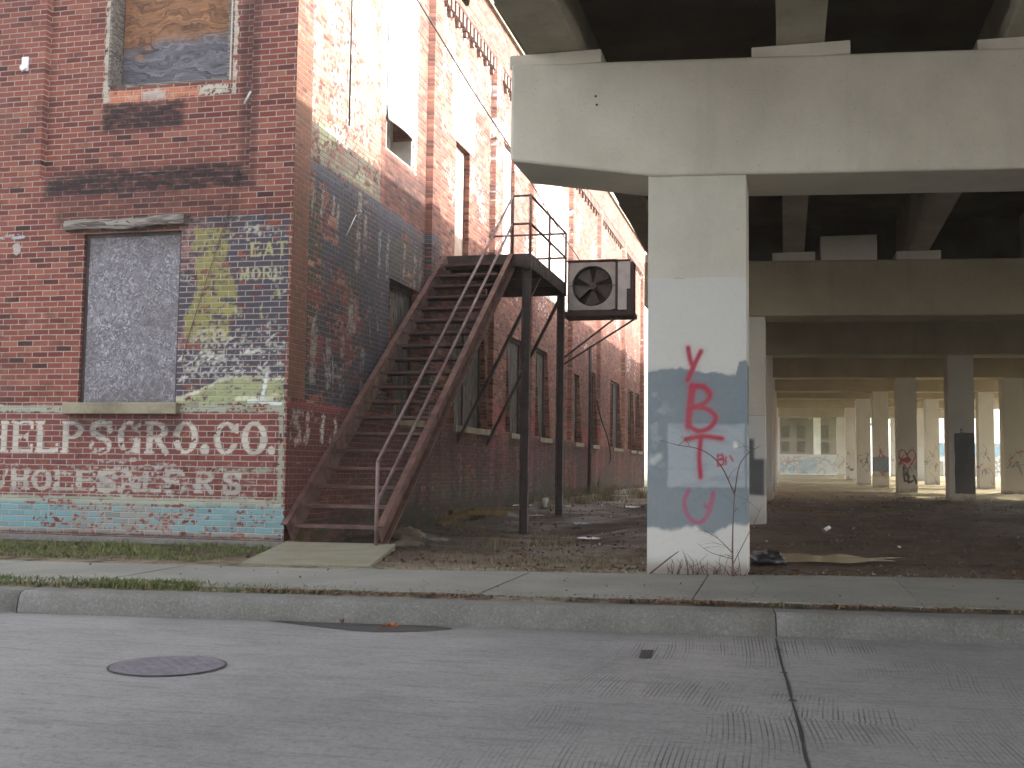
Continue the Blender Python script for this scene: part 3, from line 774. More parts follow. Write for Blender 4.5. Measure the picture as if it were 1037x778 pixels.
    p.lay((.42,.135,.07), inbox(U,V,-7.98,-6.75,5.24,5.42,.03)*.70)
    p.lay((.40,.36,.33), inbox(U,V,-7.55,-7.2,5.26,5.40,.02)*.62)
    p.lay((.36,.33,.31), (1-sm(np.hypot(U+9.11,(V-3.5)*.8),.05,.075))*.8)
    # soot
    s = inbox(U,V,-8.75,-6.08,4.10,4.46,.07)*.95*sm(fbm(U*1.1,V*2.5,50),.22,.45)
    s = np.maximum(s, inbox(U,V,-8.05,-6.95,4.92,5.25,.05)*.95)
    s = np.maximum(s, inbox(U,V,-6.22,-5.93,4.1,7,.05)*.60)
    s = np.maximum(s, inbox(U,V,-8.6,-6.1,3.70,4.15,.14)*.48)
    s = np.maximum(s, inbox(U,V,-8.3,-6.75,1.2,1.48,.08)*.55)
    s = np.maximum(s, inbox(U,V,-14,-5,-.1,.09,.03)*.6)
    s = s+.10*sm(fbm(U*.6,V*.6,61),.5,.75)
    return p, s
us = np.concatenate([np.arange(-12,-9.6,.1), np.arange(-9.6,-5.461,.0135), [XW, -8.831,-8.829,-6.031,-6.029]])
vs = np.concatenate([np.arange(-.1,1.62,.0125), np.arange(1.62,4.2,.017), np.arange(4.2,7.6,.03), np.arange(7.6,ROOFZ,.3), [ROOFZ, 4.359,4.361]])
wall('front_wall', us, vs, [F_LOW, F_UP], front_world, front_paint, M_FRONT, bld)
# rest of the front, out of the picture to the left
wall('front_wall_extension', np.linspace(XL,-12,20), np.linspace(-.1,ROOFZ,20), [], lambda U,V,D: np.stack([U, np.full_like(U,YF)+D, V],-1), lambda U,V: (Paint(U,V), np.zeros_like(U)), M_FRONT, bld)

# --- side wall along the alley
PILS = [(11.52,11.97),(16.6,17.05),(20.53,20.98),(23.85,24.28),(28.62,29.02),(33.2,33.7),(38.5,39.0),(43.75,YB)]
S_HOLES = [(15.0,16.25,1.62,3.64,.16),(18.05,20.2,1.62,3.55,.14),(22.0,23.4,1.62,3.66,.14),(24.75,26.0,1.62,3.70,.14),(29.2,30.3,1.62,3.5,.14),
           (31.9,33.0,1.62,3.8,.14),(36.0,38.0,1.62,3.85,.14),(40.2,41.5,1.62,3.85,.14),(42.2,43.4,1.62,3.85,.14),
           (14.72,15.86,5.46,8.4,.32),(18.2,19.05,4.40,6.62,.16),(21.55,22.5,4.6,7.6,.14)]
def pil_mask(U): 
    m = np.zeros_like(U)
    for a, b in PILS: m = np.maximum(m, ((U > a-5e-4) & (U < b+5e-4)).astype(float))
    return m
def side_world(U, V, D):
    rec = (1-pil_mask(U))*(V > 1.64)
    # corbel table: dentils below a flush frieze
    rec = np.where(V > 8.92, 0., rec)
    x = np.where(rec > .5, XP, XW)
    x = x + .006*(fbm(U*.6, V*.6, 44, 2)-.5)
    return np.stack([x-D, U, V], -1)
def side_paint(U, V):
    p = Paint(U, V, True); n = fbm(U*3, V*3, 101); n2 = fbm(U*8, V*2.2, 102); big = fbm(U*.9, V*.9, 103)
    # dark red dado, washed out further along
    p.lay(DRED, inbox(U,V,11.4,46,.15,1.64,.02)*(.75-.30*sm(U,15,19)+.5*(big-.5)))
    p.lay((.24,.05,.05), inbox(U,V,11.4,17,1.56,1.66,.01)*.7)
    p.lay((.30,.05,.06), inbox(U,V,17,40,.5,2.2,.2)*.55*sm(fbm(U*.8,V*.5,105),.48,.6))
    p.lay((.075,.08,.04), inbox(U,V,13,46,-.2,.75,.3)*.75*sm(big,.30,.55))
    p.lay((.17,.075,.045), inbox(U,V,11.4,11.972,1.66,20,.004)*(.80-.35*sm(V,4.8,6.0)))
    bay = inbox(U,V,11.97,16.6,1.64,20,.004)
    # dark sign panel with ghost lettering
    dk = inbox(U,V,11.97,17.9,1.66,4.62,.02)*(1-.9*sm(U,16.8,17.7))*(1-sm(U,14.8,17.2)*.45)
    p.lay(DSLATE, dk*(.86+.8*(n-.5)-.36*sm(fbm(U*1.1,V*1.3,118),.5,.68)))
    p.lay((.045,.056,.080), dk*sm(fbm(U*1.5,V*1.5,115),.45,.6)*.8)
    p.lay((.045,.052,.040), dk*sm(fbm(U*2.5,V*.6,116),.5,.62)*.6)
    p.lay((.075,.09,.115), inbox(U,V,11.97,17.3,4.48,4.63,.015)*.60)
    p.lay((.035,.050,.036), inbox(U,V,12.0,12.25,1.8,4.4,.04)*.7)
    p.lay((.06,.075,.055), inbox(U,V,15.0,16.6,3.7,4.3,.1)*.5)
    p.lay((.15,.045,.04), inbox(U,V,12.2,14.2,2.0,3.2,.1)*sm(fbm(U*2.5,V*5,110),.50,.60)*.75)
    for u0, v0, v1, w in [(12.25,4.0,4.38,.05),(12.55,3.9,4.40,.06),(12.9,3.95,4.3,.05),(13.05,3.8,4.3,.05),(13.75,3.55,4.55,.10),(14.0,3.5,4.5,.09),(14.55,3.6,4.25,.08),(14.9,3.6,4.3,.08),(15.6,3.6,4.2,.07),(16.1,3.7,4.2,.07),(16.35,3.7,4.2,.07),
                        (13.55,2.62,3.05,.12),(13.7,2.7,3.1,.08),(12.4,1.95,2.62,.13),(12.85,1.95,2.5,.11),(13.3,1.9,2.55,.09),(14.0,1.85,2.4,.12)]:
        p.lay((.25,.235,.21), seg(U+.10*(fbm(U*5,V*7,118)-.5),V+.12*(fbm(U*6,V*3,119)-.5),(u0,v0),(u0+.03,v1),w*1.5,.05)*(-.10+1.15*fbm(U*6,V*9,117)))
    p.lay((.30,.32,.36), strokes(U,V,[smooth_line([(12.7,2.3),(12.9,1.95),(13.1,2.2),(13.3,1.8)]),[(13.0,2.3),(13.05,1.8)],[(13.25,2.25),(13.4,1.85)],[(12.75,2.05),(13.5,2.02)]],.025)*.62)
    p.lay((.22,.30,.38), strokes(U,V,[smooth_line([(14.1,2.9),(14.4,3.1),(14.6,2.8)]),[(14.2,3.2),(14.3,2.6)],[(14.45,3.2),(14.6,2.7)]],.02)*.55)
    # pale sign above it
    p.lay((.225,.205,.155), inbox(U,V,11.97,14.55,4.64,8.85,.015)*(.62+.6*(n-.5)))
    p.lay((.34,.35,.22), inbox(U,V,11.97,14.3,4.7,5.5,.1)*sm(fbm(U*2,V*3,120),.45,.6)*.6)
    p.lay((.20,.19,.17), inbox(U,V,12.4,14.6,4.9,5.5,.12)*sm(fbm(U*3,V*4,121),.5,.62)*.45)
    for txt, v0, hh in [('TOBACCO',5.72,.26),('CIGARS',5.36,.25),('FEED',5.05,.22),('TEAS',6.35,.30),('COFFEE',6.9,.34)]:
        p.lay((.66,.66,.64), word(U,V,txt,12.72,v0,.165,hh,.05,serif=False)*.66)
    p.lay((.22,.20,.18), seg(U,V,(13.05,6.1),(13.15,6.08),.10)*.6)
    p.lay((.30,.29,.26), inbox(U,V,12.6,14.3,5.3,6.9,.15)*sm(fbm(U*5,V*5,119),.48,.62)*.55)
    p.lay((.42,.40,.36), inbox(U,V,11.97,12.3,5.2,8.8,.05)*.5)
    p.lay(WHITE, inbox(U,V,14.55,16.0,5.95,8.5,.02)*.98)
    p.lay(WHITE, inbox(U,V,15.86,16.1,5.42,8.4,.02)*.7)
    # whitewash on the further bays
    p.lay(WHITE, inbox(U,V,17.9,19.4,6.62,8.1,.03)*.72)
    p.lay(WHITE, inbox(U,V,19.05,19.8,5.9,6.5,.1)*.5)
    p.lay((.6,.58,.55), inbox(U,V,24.4,28.5,5.0,8.2,.03)*.80)
    p.lay((.62,.52,.48), inbox(U,V,17,46,4.2,9,.2)*sm(fbm(U*1.4,V*1.2,130),.46,.70)*.42)
    p.lay((.50,.38,.35), inbox(U,V,17.05,23.9,6.6,8.9,.2)*sm(fbm(U*4,V*4,131),.45,.6)*.50)
    # white smears on the dado
    p.lay((.55,.52,.48), inbox(U,V,12.45,12.95,1.16,1.50,.06)*sm(n2,.36,.52)*.86)
    p.lay((.42,.34,.31), inbox(U,V,11.62,12.2,1.15,1.55,.08)*sm(fbm(U*12,V*7,133),.45,.55)*.7)
    s = inbox(U,V,16.6,17.9,3.9,4.6,.3)*.35
    s = np.maximum(s, inbox(U,V,14.7,16.6,4.70,5.42,.08)*.55)
    s = np.maximum(s, inbox(U,V,11.4,46,-.2,.35,.1)*.5)
    s = s + .34*sm(fbm(U*1.2,V*.35,140),.48,.72)*sm(4.6-V,0,1.0)
    s = s + (1-sm(V,1.45,1.75))*sm(U,13.0,16.5)*(.42+.42*sm(fbm(U*4.5,V*.5,141),.42,.66))
    return p, np.clip(s,0,.9)
pe = [x for a, b in PILS for x in (a-.001, a+.001-.0015, b, b+.0015)]
us = np.concatenate([np.arange(YF,17.9,.026), np.arange(17.9,26,.06), np.arange(26,YB,.14), [YF,YB], pe])
us = us[(us >= YF) & (us <= YB)]
vs = np.concatenate([np.arange(-.3,1.7,.028), np.arange(1.7,6.6,.034), np.arange(6.6,ROOFZ,.07), [ROOFZ,1.639,1.641,8.919,8.921]])
wall('side_wall', us, vs, S_HOLES, side_world, side_paint, M_SIDE, bld)
# dentils hanging from the frieze
for (a0, a1), (b0, b1) in zip(PILS[:-1], PILS[1:]):
    dn = MB(); u = a1+.02; k = 0
    while u+.115 < b0:
        dn.box((XP+.002, u, 8.70), (XW-.006, u+.115, 8.918))
        dn.box((XP+.002, u+.115, 8.80), (XP+.055, u+.23, 8.918))
        if k % 2 == 0: dn.box((XP+.002, u+.02, 8.60), (XP+.06, u+.10, 8.699))
        u += .235; k += 1
    dn.build('corbel_course', M_PLAINB, bld)
MB().tube([(XP+.03,13.28,5.35),(XP+.03,13.28,8.4)],.012,6).build('conduit', M_STEELD, bld)
# coping, roof, back walls
MB().box((XL-.05, YF-.06, ROOFZ), (XW+.07, YB+.06, ROOFZ+.10)).build('coping', M_SILL, bld, .01)
MB().box((XL, YB-.35, -.2), (XW-.01, YB-.002, ROOFZ-.003)).build('rear_wall', M_PLAINB, bld)
MB().box((XL, YF+.5, -.2), (XL+.3, YB-.36, ROOFZ-.003)).build('far_side_wall', M_PLAINB, bld)
MB().box((XL+.31, YF+.6, -.2), (XW-.6, YB-.4, ROOFZ-.4)).build('interior_core', M_BLACK, bld)
# concrete footing ledge in front
MB().box((XL, YF-.05, -.2), (XW+.02, YF-.003, .045)).build('footing', M_CURB, bld, .008)

# front windows
def win(name='window'): 
    o = bpy.data.objects.new(name, None); COL.objects.link(o); o.parent = bld; o.location = (0,0,0); return o
# lower: flake board panel in a thin dark frame under an old timber
fr = MB(); y0 = YF+.045
fr.box((-8.169,y0,1.612),(-8.125,y0+.06,3.638)).box((-6.91,y0,1.612),(-6.871,y0+.06,3.638)).box((-8.124,y0,3.60),(-6.911,y0+.06,3.638))
w1 = fr.build('window', M_STEELD, bld)
bm = MB(); bm.box((-8.122,y0+.004,1.614),(-6.912,y0+.045,3.598)); bm.build('board', M_OSB, w1)
MB().box((-8.32,YF-.085,1.475),(-6.815,YF+.10,1.609)).build('sill', M_SILL, w1, .01)
# the split, sagging timber over the window
lt = MB(); k = 26; prof = []
for i in range(k+1):
    t = i/k; xx = -8.39+1.60*t
    top = 3.80+.015*t+.008*math.sin(t*9); bot = 3.665+.02*t-.035*math.exp(-((t-.52)/.10)**2)+.012*vn(t*12,1,3)
    yo = YF-.095-.02*vn(t*7,2,9)
    lt.v += [(xx,yo,bot+.01),(xx,yo-.012,bot+.06),(xx,yo,top-.012),(xx,YF+.02,top),(xx,YF+.02,bot)]
for i in range(k):
    for j in range(5): lt.f.append([i*5+j,(i+1)*5+j,(i+1)*5+(j+1)%5,i*5+(j+1)%5]); lt.sm.append(False)
lt.f.append([0,1,2,3,4]); lt.f.append([k*5+j for j in range(5)][::-1]); lt.sm += [False,False]
lt.build('lintel', M_TIMBER, w1)
# upper: plywood set deep behind weathered jamb boards
yy = YF+.09
fr = MB().box((-7.959,yy-.07,5.46),(-7.925,yy+.235,7.29)).box((-6.415,yy+.02,5.46),(-6.371,yy+.235,7.29)).box((-7.914,yy+.03,5.452),(-6.416,yy+.235,5.495))
w2 = fr.build('window', M_TIMBER, bld, .006)
MB().box((-8.0,yy-.012,5.44),(-7.962,yy+.012,7.29)).build('trim_board', M_ACGREY, w2, .004)
MB().box((-6.368,yy-.008,5.44),(-6.345,yy+.012,7.29)).build('trim_board', M_ACGREY, w2, .004)
MB().box((-7.914,yy+.17,5.497),(-6.416,yy+.20,7.29)).build('board', M_PLY, w2)

# side windows: boards, sills, lintels
for i, h in enumerate(S_HOLES):
    a, b, c0, d0, dp = h
    face = XW if c0 < 1.64 else XP
    fx = XP-dp+.01
    if c0 < 2:
        fr = MB()
        for (q0,q1,r0,r1) in ((a+.002,a+.07,c0+.01,d0-.002),(b-.07,b-.002,c0+.01,d0-.002),(a+.071,b-.071,d0-.08,d0-.002)):
            fr.box((fx,q0,r0),(fx+.07,q1,r1))
        if b-a > 1.8: fr.box((fx,(a+b)/2-.05,c0+.01),(fx+.07,(a+b)/2+.05,d0-.081))
        w = fr.build('window', M_STEELD, bld)
        pb = MB(); nb = max(3, int((b-a-.14)/.2)); st = (b-a-.144)/nb
        for j in range(nb): pb.box((fx+.004, a+.072+j*st+.004, c0+.012),(fx+.035+.012*random.random(), a+.072+(j+1)*st-.004, d0-.082))
        pb.build('board', M_BOARD, w)
        MB().box((XP-.05,a-.06,c0-.11),(XW+.05,b+.06,c0-.002)).build('sill', M_SILL, w, .008)
    elif i == 9:   # hole with a whitewashed sheet over its top, the sheet's lower edge curled out
        lw = MB().box((fx-.02,a+.002,c0+.002),(fx,b-.002,d0-.002)).box((fx+.001,b-.035,c0+.031),(XP+.004,b-.004,5.9)).box((fx+.001,a+.004,c0+.004),(XP+.004,b-.004,c0+.03)).box((fx+.001,a+.004,c0+.031),(XP+.004,a+.03,5.9))
        w = lw.build('window', M_ACGREY, bld)
        sh = MB(); k = 10
        for j in range(k+1):
            t = j/k; q = a+.004+(b-a-.008)*t; cu = .06*math.sin(t*PI)
            zb = 5.90-.02*math.sin(t*PI)
            for th in (0, .012): sh.v += [(XP+.004+th,q,d0-.004),(XP+.004+th,q,zb+.25),(XP+.03+cu+th,q,zb)]
        for j in range(k):
            A, B = j*6, (j+1)*6
            sh.f += [[A+3,B+3,B+4,A+4],[A+4,B+4,B+5,A+5],[A,A+1,B+1,B],[A+1,A+2,B+2,B+1],[A+2,A+5,B+5,B+2]]; sh.sm += [True]*5
        sh.build('sheet', M_WHITEB, w)
    elif i == 10:  # upper door
        w = MB().box((fx,a+.01,c0+.01),(fx+.05,b-.01,d0-.01)).build('door', M_DOOR, bld, .006)
        MB().tube([(fx+.05,a+.1,c0+1.0),(fx+.10,a+.1,c0+1.0)],.025,8).build('handle', M_STEELD, w)
    else:
        w = MB().box((fx,a+.004,c0+.004),(fx+.05,b-.004,d0-.004)).build('window', M_WHITEB, bld)
        MB().box((XP-.03,a-.05,c0-.09),(XP+.06,b+.05,c0-.002)).build('sill', M_SILL, w, .008)
# small fixtures on the front
kn = MB().tube([(-9.104,YF-.07,5.75),(-9.104,YF,5.76)],[.035,.045],10).box((-9.15,YF-.02,5.72),(-9.06,YF-.002,5.90)); kn.build('insulator', M_WHITEP, bld)
MB().tube([(-6.03,YF-.012,5.25),(-6.10,YF-.03,5.1)],.012,6).build('wall_hook', M_ACLIGHT, bld)
w_ = MB(); pts = [(-6.22,YF-.02,4.03),(-6.30,YF-.025,3.72),(-6.48,YF-.02,3.15),(-6.62,YF-.025,2.7),(-6.77,YF-.02,2.2),(-6.79,YF-.03,2.03)]
w_.tube(smooth_line(pts,4),.004,6); w_.build('loose_wire', M_STEEL, bld)
MB().tube([(XP+.0,13.66,4.27),(XP+.10,13.6,4.29)],.014,8).tube([(XP+.02,13.62,4.25),(XP+.02,13.30,3.9)],.007,6).build('pipe_stub', M_ACLIGHT, bld)
MB().tube(smooth_line([(XP+.05,33.0,3.0),(XW+.08,33.1,2.4),(XW+.08,34.3,1.9),(XW+.1,34.8,1.2),(XW+.08,33.4,.8),(XW+.08,32.6,.5),(XW+.08,33.1,.1)],5),.025,6).build('hose', M_WIRE, bld)
MB().tube([(XW+.06,31.2,.1),(XW+.06,31.2,3.2),(XW+.06,31.15,4.4)],.05,8).build('downpipe', M_STEELD, bld)

cab = MB(); pts = [(XW+.12,13.2,8.05),(XW+.10,15.6,7.93),(XW+.10,18.5,7.60),(XW+.10,22.0,7.30),(XW+.10,26.5,6.75),(XW+.1,33,6.3)]
cab.tube(smooth_line(pts,6),.016,6)
o = cab.build('utility_cable', M_WIRE); tag(o, 'thin black cable strung along the sunlit upper brick wall', 'cable')

# ------------------------------------------------------------------ outside stair
st = empty('steel_staircase', (-4.88, 14.4, 0), 'rusty steel outside stair with one handrail climbing the brick wall to a landing', 'staircase')
xl, xr = -5.40, -4.33
A0, A1 = (11.50,.02), (17.30,4.30)
def zs(y): return A0[1]+(y-A0[0])*(A1[1]-A0[1])/(A1[0]-A0[0])
for x in (xl, xr):
    s = MB()
    # channel section: web with two flanges
    d = Vector((0, A1[0]-A0[0], A1[1]-A0[1])).normalized(); up = Vector((0,-d.z,d.y))
    a = Vector((x, A0[0]+.03, A0[1]+.12)); b = Vector((x, A1[0], A1[1]-.02))
    sg = 1 if x == xr else -1
    s.bar(a, b, .014, .25, (0,0,1))
    for k in (-1, 1):
        off = up*(.125*k) + Vector((sg*.032,0,0))
        s.bar(a+off, b+off, .078, .014)
    s.box((x-.045,A0[0]-.02,A0[1]-.05),(x+.065,A0[0]+.16,A0[1]+.035))
    s.build('stringer', M_STEEL, st)
NTR = 20
for i in range(NTR):
    t = (i+1)/(NTR+.0)
    y = A0[0]+(A1[0]-A0[0])*t-.05; z = A0[1]+(A1[1]-A0[1]+.08)*t
    if i == NTR-1: continue
    m = MB().box((xl+.03,y-.14,z-.012),(xr-.02,y+.15,z)).box((xl+.03,y-.142,z-.032),(xr-.02,y-.128,z+.001))
    m.box((xl+.03,y+.136,z-.04),(xr-.02,y+.15,z-.0125))
    m.build('tread', M_TREAD, st)
PX, PY1, PY2, PZ = -4.0, 17.30, 20.3, 4.38
pf = MB().box((XP+.02,PY1,PZ-.012),(PX,PY2,PZ))
pf.build('landing_floor', M_STEELD, st)
pb = MB().box((XP+.02,PY1-.012,PZ-.20),(PX+.0,PY1-.002,PZ+.004)).box((PX+.002,PY1-.012,PZ-.22),(PX+.014,PY2+.014,PZ+.004)).box((XP+.02,PY2+.002,PZ-.22),(PX,PY2+.014,PZ+.004))
for y in (18.0,18.8,19.6): pb.box((XP+.02,y-.03,PZ-.15),(PX-.002,y+.03,PZ-.0125))
pb.build('landing_frame', M_STEELD, st)
for y, zb in ((PY1+.06,-.25),(PY2-.10,-.1)):
    m = MB().box((PX-.13,y-.06,zb),(PX-.118,y+.06,PZ-.221)).box((PX-.012,y-.06,zb),(PX-.0,y+.06,PZ-.221)).box((PX-.1175,y-.006,zb),(PX-.0125,y+.006,PZ-.221))
    m.box((PX-.16,y-.09,PZ-.235),(PX+.03,y+.09,PZ-.2215))
    m.build('support_post', M_STEELD, st)
for y in (18.25, 20.18):
    MB().bar((XW-.02,y,1.30),(PX-.05,y,4.16),.05,.075,(0,1,0)).build('brace', M_STEELD, st)
# handrail on the open side
hr = MB(); R_ = .021
xh = xr+.03
top = [(xh,11.36,.955),(xh,17.30,PZ+.965),(PX-.0,PY1,PZ+.965),(PX,PY2,PZ+.965),(XP+.05,PY2,PZ+.965)]
mid = [(xh,11.36,.50),(xh,17.30,PZ+.50),(PX,PY1,PZ+.50),(PX,PY2,PZ+.50),(XP+.05,PY2,PZ+.50)]
for l in (top, mid):
    for a, b in zip(l[:-1], l[1:]): hr.tube([a, b], R_, 8)
    for a in l[1:-1]: hr.tube([(a[0],a[1],a[2]-.02),(a[0],a[1],a[2]+.02)], R_*1.03, 8)
hr.build('handrail', M_RAIL, st)
for p in ((xh,11.36,-.01,.955),(xh,17.30,PZ,PZ+.965),(PX,PY1,PZ,PZ+.965),(PX,18.8,PZ,PZ+.965),(PX,PY2,PZ,PZ+.965)):
    MB().tube([(p[0],p[1],p[2]),(p[0],p[1],p[3])],.022,8).build('rail_post', M_RAIL, st)

# concrete landing pad at the stair foot
pd = MB().hexa([(-4.85,9.36,-.1),(-3.64,9.52,-.1),(-4.17,11.62,-.1),(-5.42,11.47,-.1),(-4.85,9.36,.012),(-3.64,9.52,.012),(-4.17,11.62,.055),(-5.42,11.47,.055)])
o = pd.build('stair_pad', M_PAD, None, .012); tag(o, 'mossy tilted concrete pad at the foot of the steel stair', 'concrete pad')

# ------------------------------------------------------------------ evaporative cooler
ax0, ax1, ay0, ay1, az0, az1 = -3.985, -3.04, 20.46, 20.98, 3.87, 4.83
AX2 = -2.765
ac = empty('air_cooler', ((ax0+AX2)/2, (ay0+ay1)/2, az0-.1), 'boxy grey rusted air cooler with round fan opening beside the stair landing', 'air cooler')
cx, cz, rr = ax0+.465, (az0+az1)/2+.01, .385
n = 48; fp = MB(); ring_o = []
for k in range(n):
    a = 2*PI*k/n; ca, sa = math.cos(a), math.sin(a)
    hx0, hx1 = cx-(ax0+.02), (ax1-.04)-cx; hz = (az1-az0)/2-.02
    f = min((hx1 if ca > 0 else hx0)/max(abs(ca),1e-6), hz/max(abs(sa),1e-6))
    ring_o.append((cx+ca*f, cz+sa*f))
vs = [(x,ay0,z) for x,z in ring_o]+[(cx+rr*math.cos(2*PI*k/n),ay0,cz+rr*math.sin(2*PI*k/n)) for k in range(n)]+[(cx+rr*math.cos(2*PI*k/n),ay0+.16,cz+rr*math.sin(2*PI*k/n)) for k in range(n)]
fs = [(k,(k+1)%n,n+(k+1)%n,n+k) for k in range(n)]+[(n+k,n+(k+1)%n,2*n+(k+1)%n,2*n+k) for k in range(n)]
fp.add(vs, fs); fp.build('front_panel', M_ACGREY, ac)
MB().add([(cx+(rr+.03)*math.cos(2*PI*k/n),ay0+.155,cz+(rr+.03)*math.sin(2*PI*k/n)) for k in range(n)],[list(range(n))]).build('fan_well', M_BLACK, ac)
hs = MB().box((ax0,ay0+.17,az0),(AX2,ay1,az1)).box((ax0,ay0-.006,az0),(ax0+.02,ay0+.169,az1)).box((ax1-.04,ay0-.012,az0),(ax1,ay0+.169,az1)).box((ax0+.02,ay0-.004,az1-.02),(ax1-.04,ay0+.169,az1)).box((ax0+.02,ay0-.004,az0),(ax1-.04,ay0+.169,az0+.02))
hs.build('housing', M_ACDARK, ac)
sp = MB().box((ax1+.002,ay0+.0,az0+.02),(AX2-.03,ay0+.169,az1-.015))
sp.build('side_panel', M_ACLIGHT, ac, .012)
lv = MB()
for k in range(7): lv.box((ax1+.03,ay0-.006,az0+.12+k*.105),(AX2-.06,ay0-.001,az0+.128+k*.105))
lv.box((ax1+.02,ay0-.0035,az0+.10),(AX2-.05,ay0-.0008,az0+.78)); lv.build('louvre', M_ACLIGHT, ac)
MB().box((AX2-.029,ay0+.0,az0),(AX2+.03,ay0+.169,az1-.05)).box((AX2-.10,ay0-.008,az0),(AX2+.031,ay0-.001,az0+.42)).build('edge_trim', M_ACDARK, ac)
MB().box((ax0-.02,ay0-.03,az1+.001),(ax1+.0,ay1+.03,az1+.028)).box((ax1+.001,ay0-.02,az1+.001),(AX2-.04,ay1+.03,az1+.018)).build('lid', M_STEEL, ac, .005)
MB().box((ax0-.09,ay0-.04,az0-.095),(AX2+.03,ay1+.04,az0-.002)).build('drip_pan', M_ACDARK, ac, .006)
for k in range(5):
    a = 2*PI*k/5+.5; m = MB(); c0 = Vector((cx,ay0+.09,cz))
    r1 = Vector((math.cos(a),0,math.sin(a))); r2 = Vector((math.cos(a+.85),0,math.sin(a+.85)))
    q = [c0+r1*.06+Vector((0,.02,0)), c0+r1*(rr-.03)+Vector((0,.035,0)), c0+(r1+r2).normalized()*(rr-.02), c0+r2*(rr-.05)+Vector((0,-.035,0)), c0+r2*.06+Vector((0,-.02,0))]
    m.add(q+[p+Vector((0,.006,0)) for p in q], [(4,3,2,1,0),(5,6,7,8,9)]+[(i,(i+1)%5,5+(i+1)%5,5+i) for i in range(5)])
    m.build('fan_blade', M_BLADE, ac)
MB().tube([(cx,ay0+.03,cz),(cx,ay0+.13,cz)],.065,20).build('fan_hub', M_BLADE, ac)
gr = MB().box((cx-rr-.06,ay0-.016,cz-.006),(cx+rr+.05,ay0-.007,cz+.006)); gr.build('guard_bar', M_ACDARK, ac)
for y, x_, zz in ((ay0+.02,ax1-.0,2.98),(ay1-.05,AX2-.02,2.86)):
    MB().bar((PX-.01,20.26,zz),(x_,y,az0-.1),.035,.035).build('bracket', M_STEELD, ac)

# ------------------------------------------------------------------ viaduct
def on_cap(x, yfront0, x0): return yfront0+(x-x0)*math.tan(math.radians(6.5))
SPAN_X = [-2.04,.155,2.10,4.20,6.25,8.25,10.05]
SPAN_WIDENED = SPAN_X+[12.1,14.2,16.3,18.4,20.5,22.6]  # extra beams added out of view at right, to keep sun off the ground
XR_DECK = 10.75
C_LGREY=(.49,.485,.465); C_BLUE=(.160,.195,.222); C_SQ=(.295,.33,.36); C_RED=(.33,.032,.062); C_WHITE=(.50,.495,.475)
def col_paint_main(U, V):
    p = Paint(U, V); n = fbm(U*4, V*4, 201); fine = fbm(U*14, V*14, 202)
    p.lay((.50,.49,.43), np.ones_like(U)*.0)
    j = .02*(n-.5)
    p.lay(C_LGREY, (1-sm(V+j,2.615,2.63))*1.05)
    ed = 1.80+np.interp(U,[0,.1,.2,.3,.36,.43,.52,.6,.7,.77,.80,.84,.9],[-.02,-.01,.01,.02,-.01,-.02,-.035,-.02,-.05,-.04,.06,.08,.08])+.05*(fine-.5)
    p.lay(C_BLUE, (1-sm(V,ed-.01,ed+.012))*1.0)
    p.lay(C_SQ, inbox(U+.02*(fine-.5),V+.03*(fine-.5),.178,.845,.757,1.315+.0,.012)*.97)
    be = .40+np.interp(U,[0,.1,.2,.35,.42,.5,.56,.65,.75,.9],[.0,-.015,-.03,.02,.01,-.05,-.07,.0,.04,.02])+.06*(fine-.5)
    p.lay(C_WHITE, (1-sm(V,be-.015,be+.02))*1.0)
    p.lay((.36,.40,.43), inbox(U,V,.0,.16,.9,1.7,.15)*sm(fine,.5,.7)*.5)
    p.lay((.13,.18,.22), sm(fbm(U*3,V*12,205),.55,.75)*inbox(U,V,0,.9,.45,1.8,.05)*.35)
    p.lay((.62,.62,.52), (1-sm(np.hypot(U-.765,(V-1.13)*.7),.01,.03))*.8)
    p.lay((.48,.50,.48), seg(U,V,(.10,1.02),(.05,.98),.06,.04)*.6)
    L = [[(.355,1.99),(.372,1.89),(.399,1.816)],[(.467,1.96),(.416,1.853),(.35,1.704)],
         [(.384,1.617),(.409,1.647),(.489,1.642),(.531,1.593)],[(.392,1.658),(.367,1.509),(.35,1.286)],
         [(.384,1.646),(.489,1.639),(.545,1.579),(.506,1.505),(.392,1.46)],
         [(.392,1.46),(.514,1.448),(.594,1.375),(.55,1.288),(.453,1.25),(.368,1.287)],
         [(.338,1.175),(.477,1.204),(.647,1.186)],[(.467,1.201),(.453,1.017),(.463,.845)]]
    for l in L: p.lay(C_RED, np.maximum(strokes(U,V,[smooth_line(l)],.043,.032)*(.85+.5*n), strokes(U,V,[smooth_line(l)],.085,.08)*.20))
    p.lay(C_RED, strokes(U,V,[[(.41,1.64),(.385,1.45),(.368,1.30)]],.03,.02)*.9)
    p.lay((.30,.07,.14), strokes(U,V,[smooth_line([(.361,.731),(.322,.623),(.356,.501),(.441,.444),(.521,.504),(.562,.627),(.574,.712)]),smooth_line([(.574,.712),(.538,.577),(.50,.60)])],.038,.024)*.88)
    p.lay(C_RED, strokes(U,V,[[(.61,1.043),(.613,.945),(.659,.958),(.666,.999),(.618,.999)],[(.618,1.0),(.659,1.014),(.652,1.043),(.61,1.038)],[(.682,1.025),(.682,.96)],[(.719,1.032),(.743,.991)]],.017,.012)*1.0)
    # dirt splashed up from the ground
    p.lay((.12,.075,.05), (1-sm(V,.02,.16))*.62)
    return p
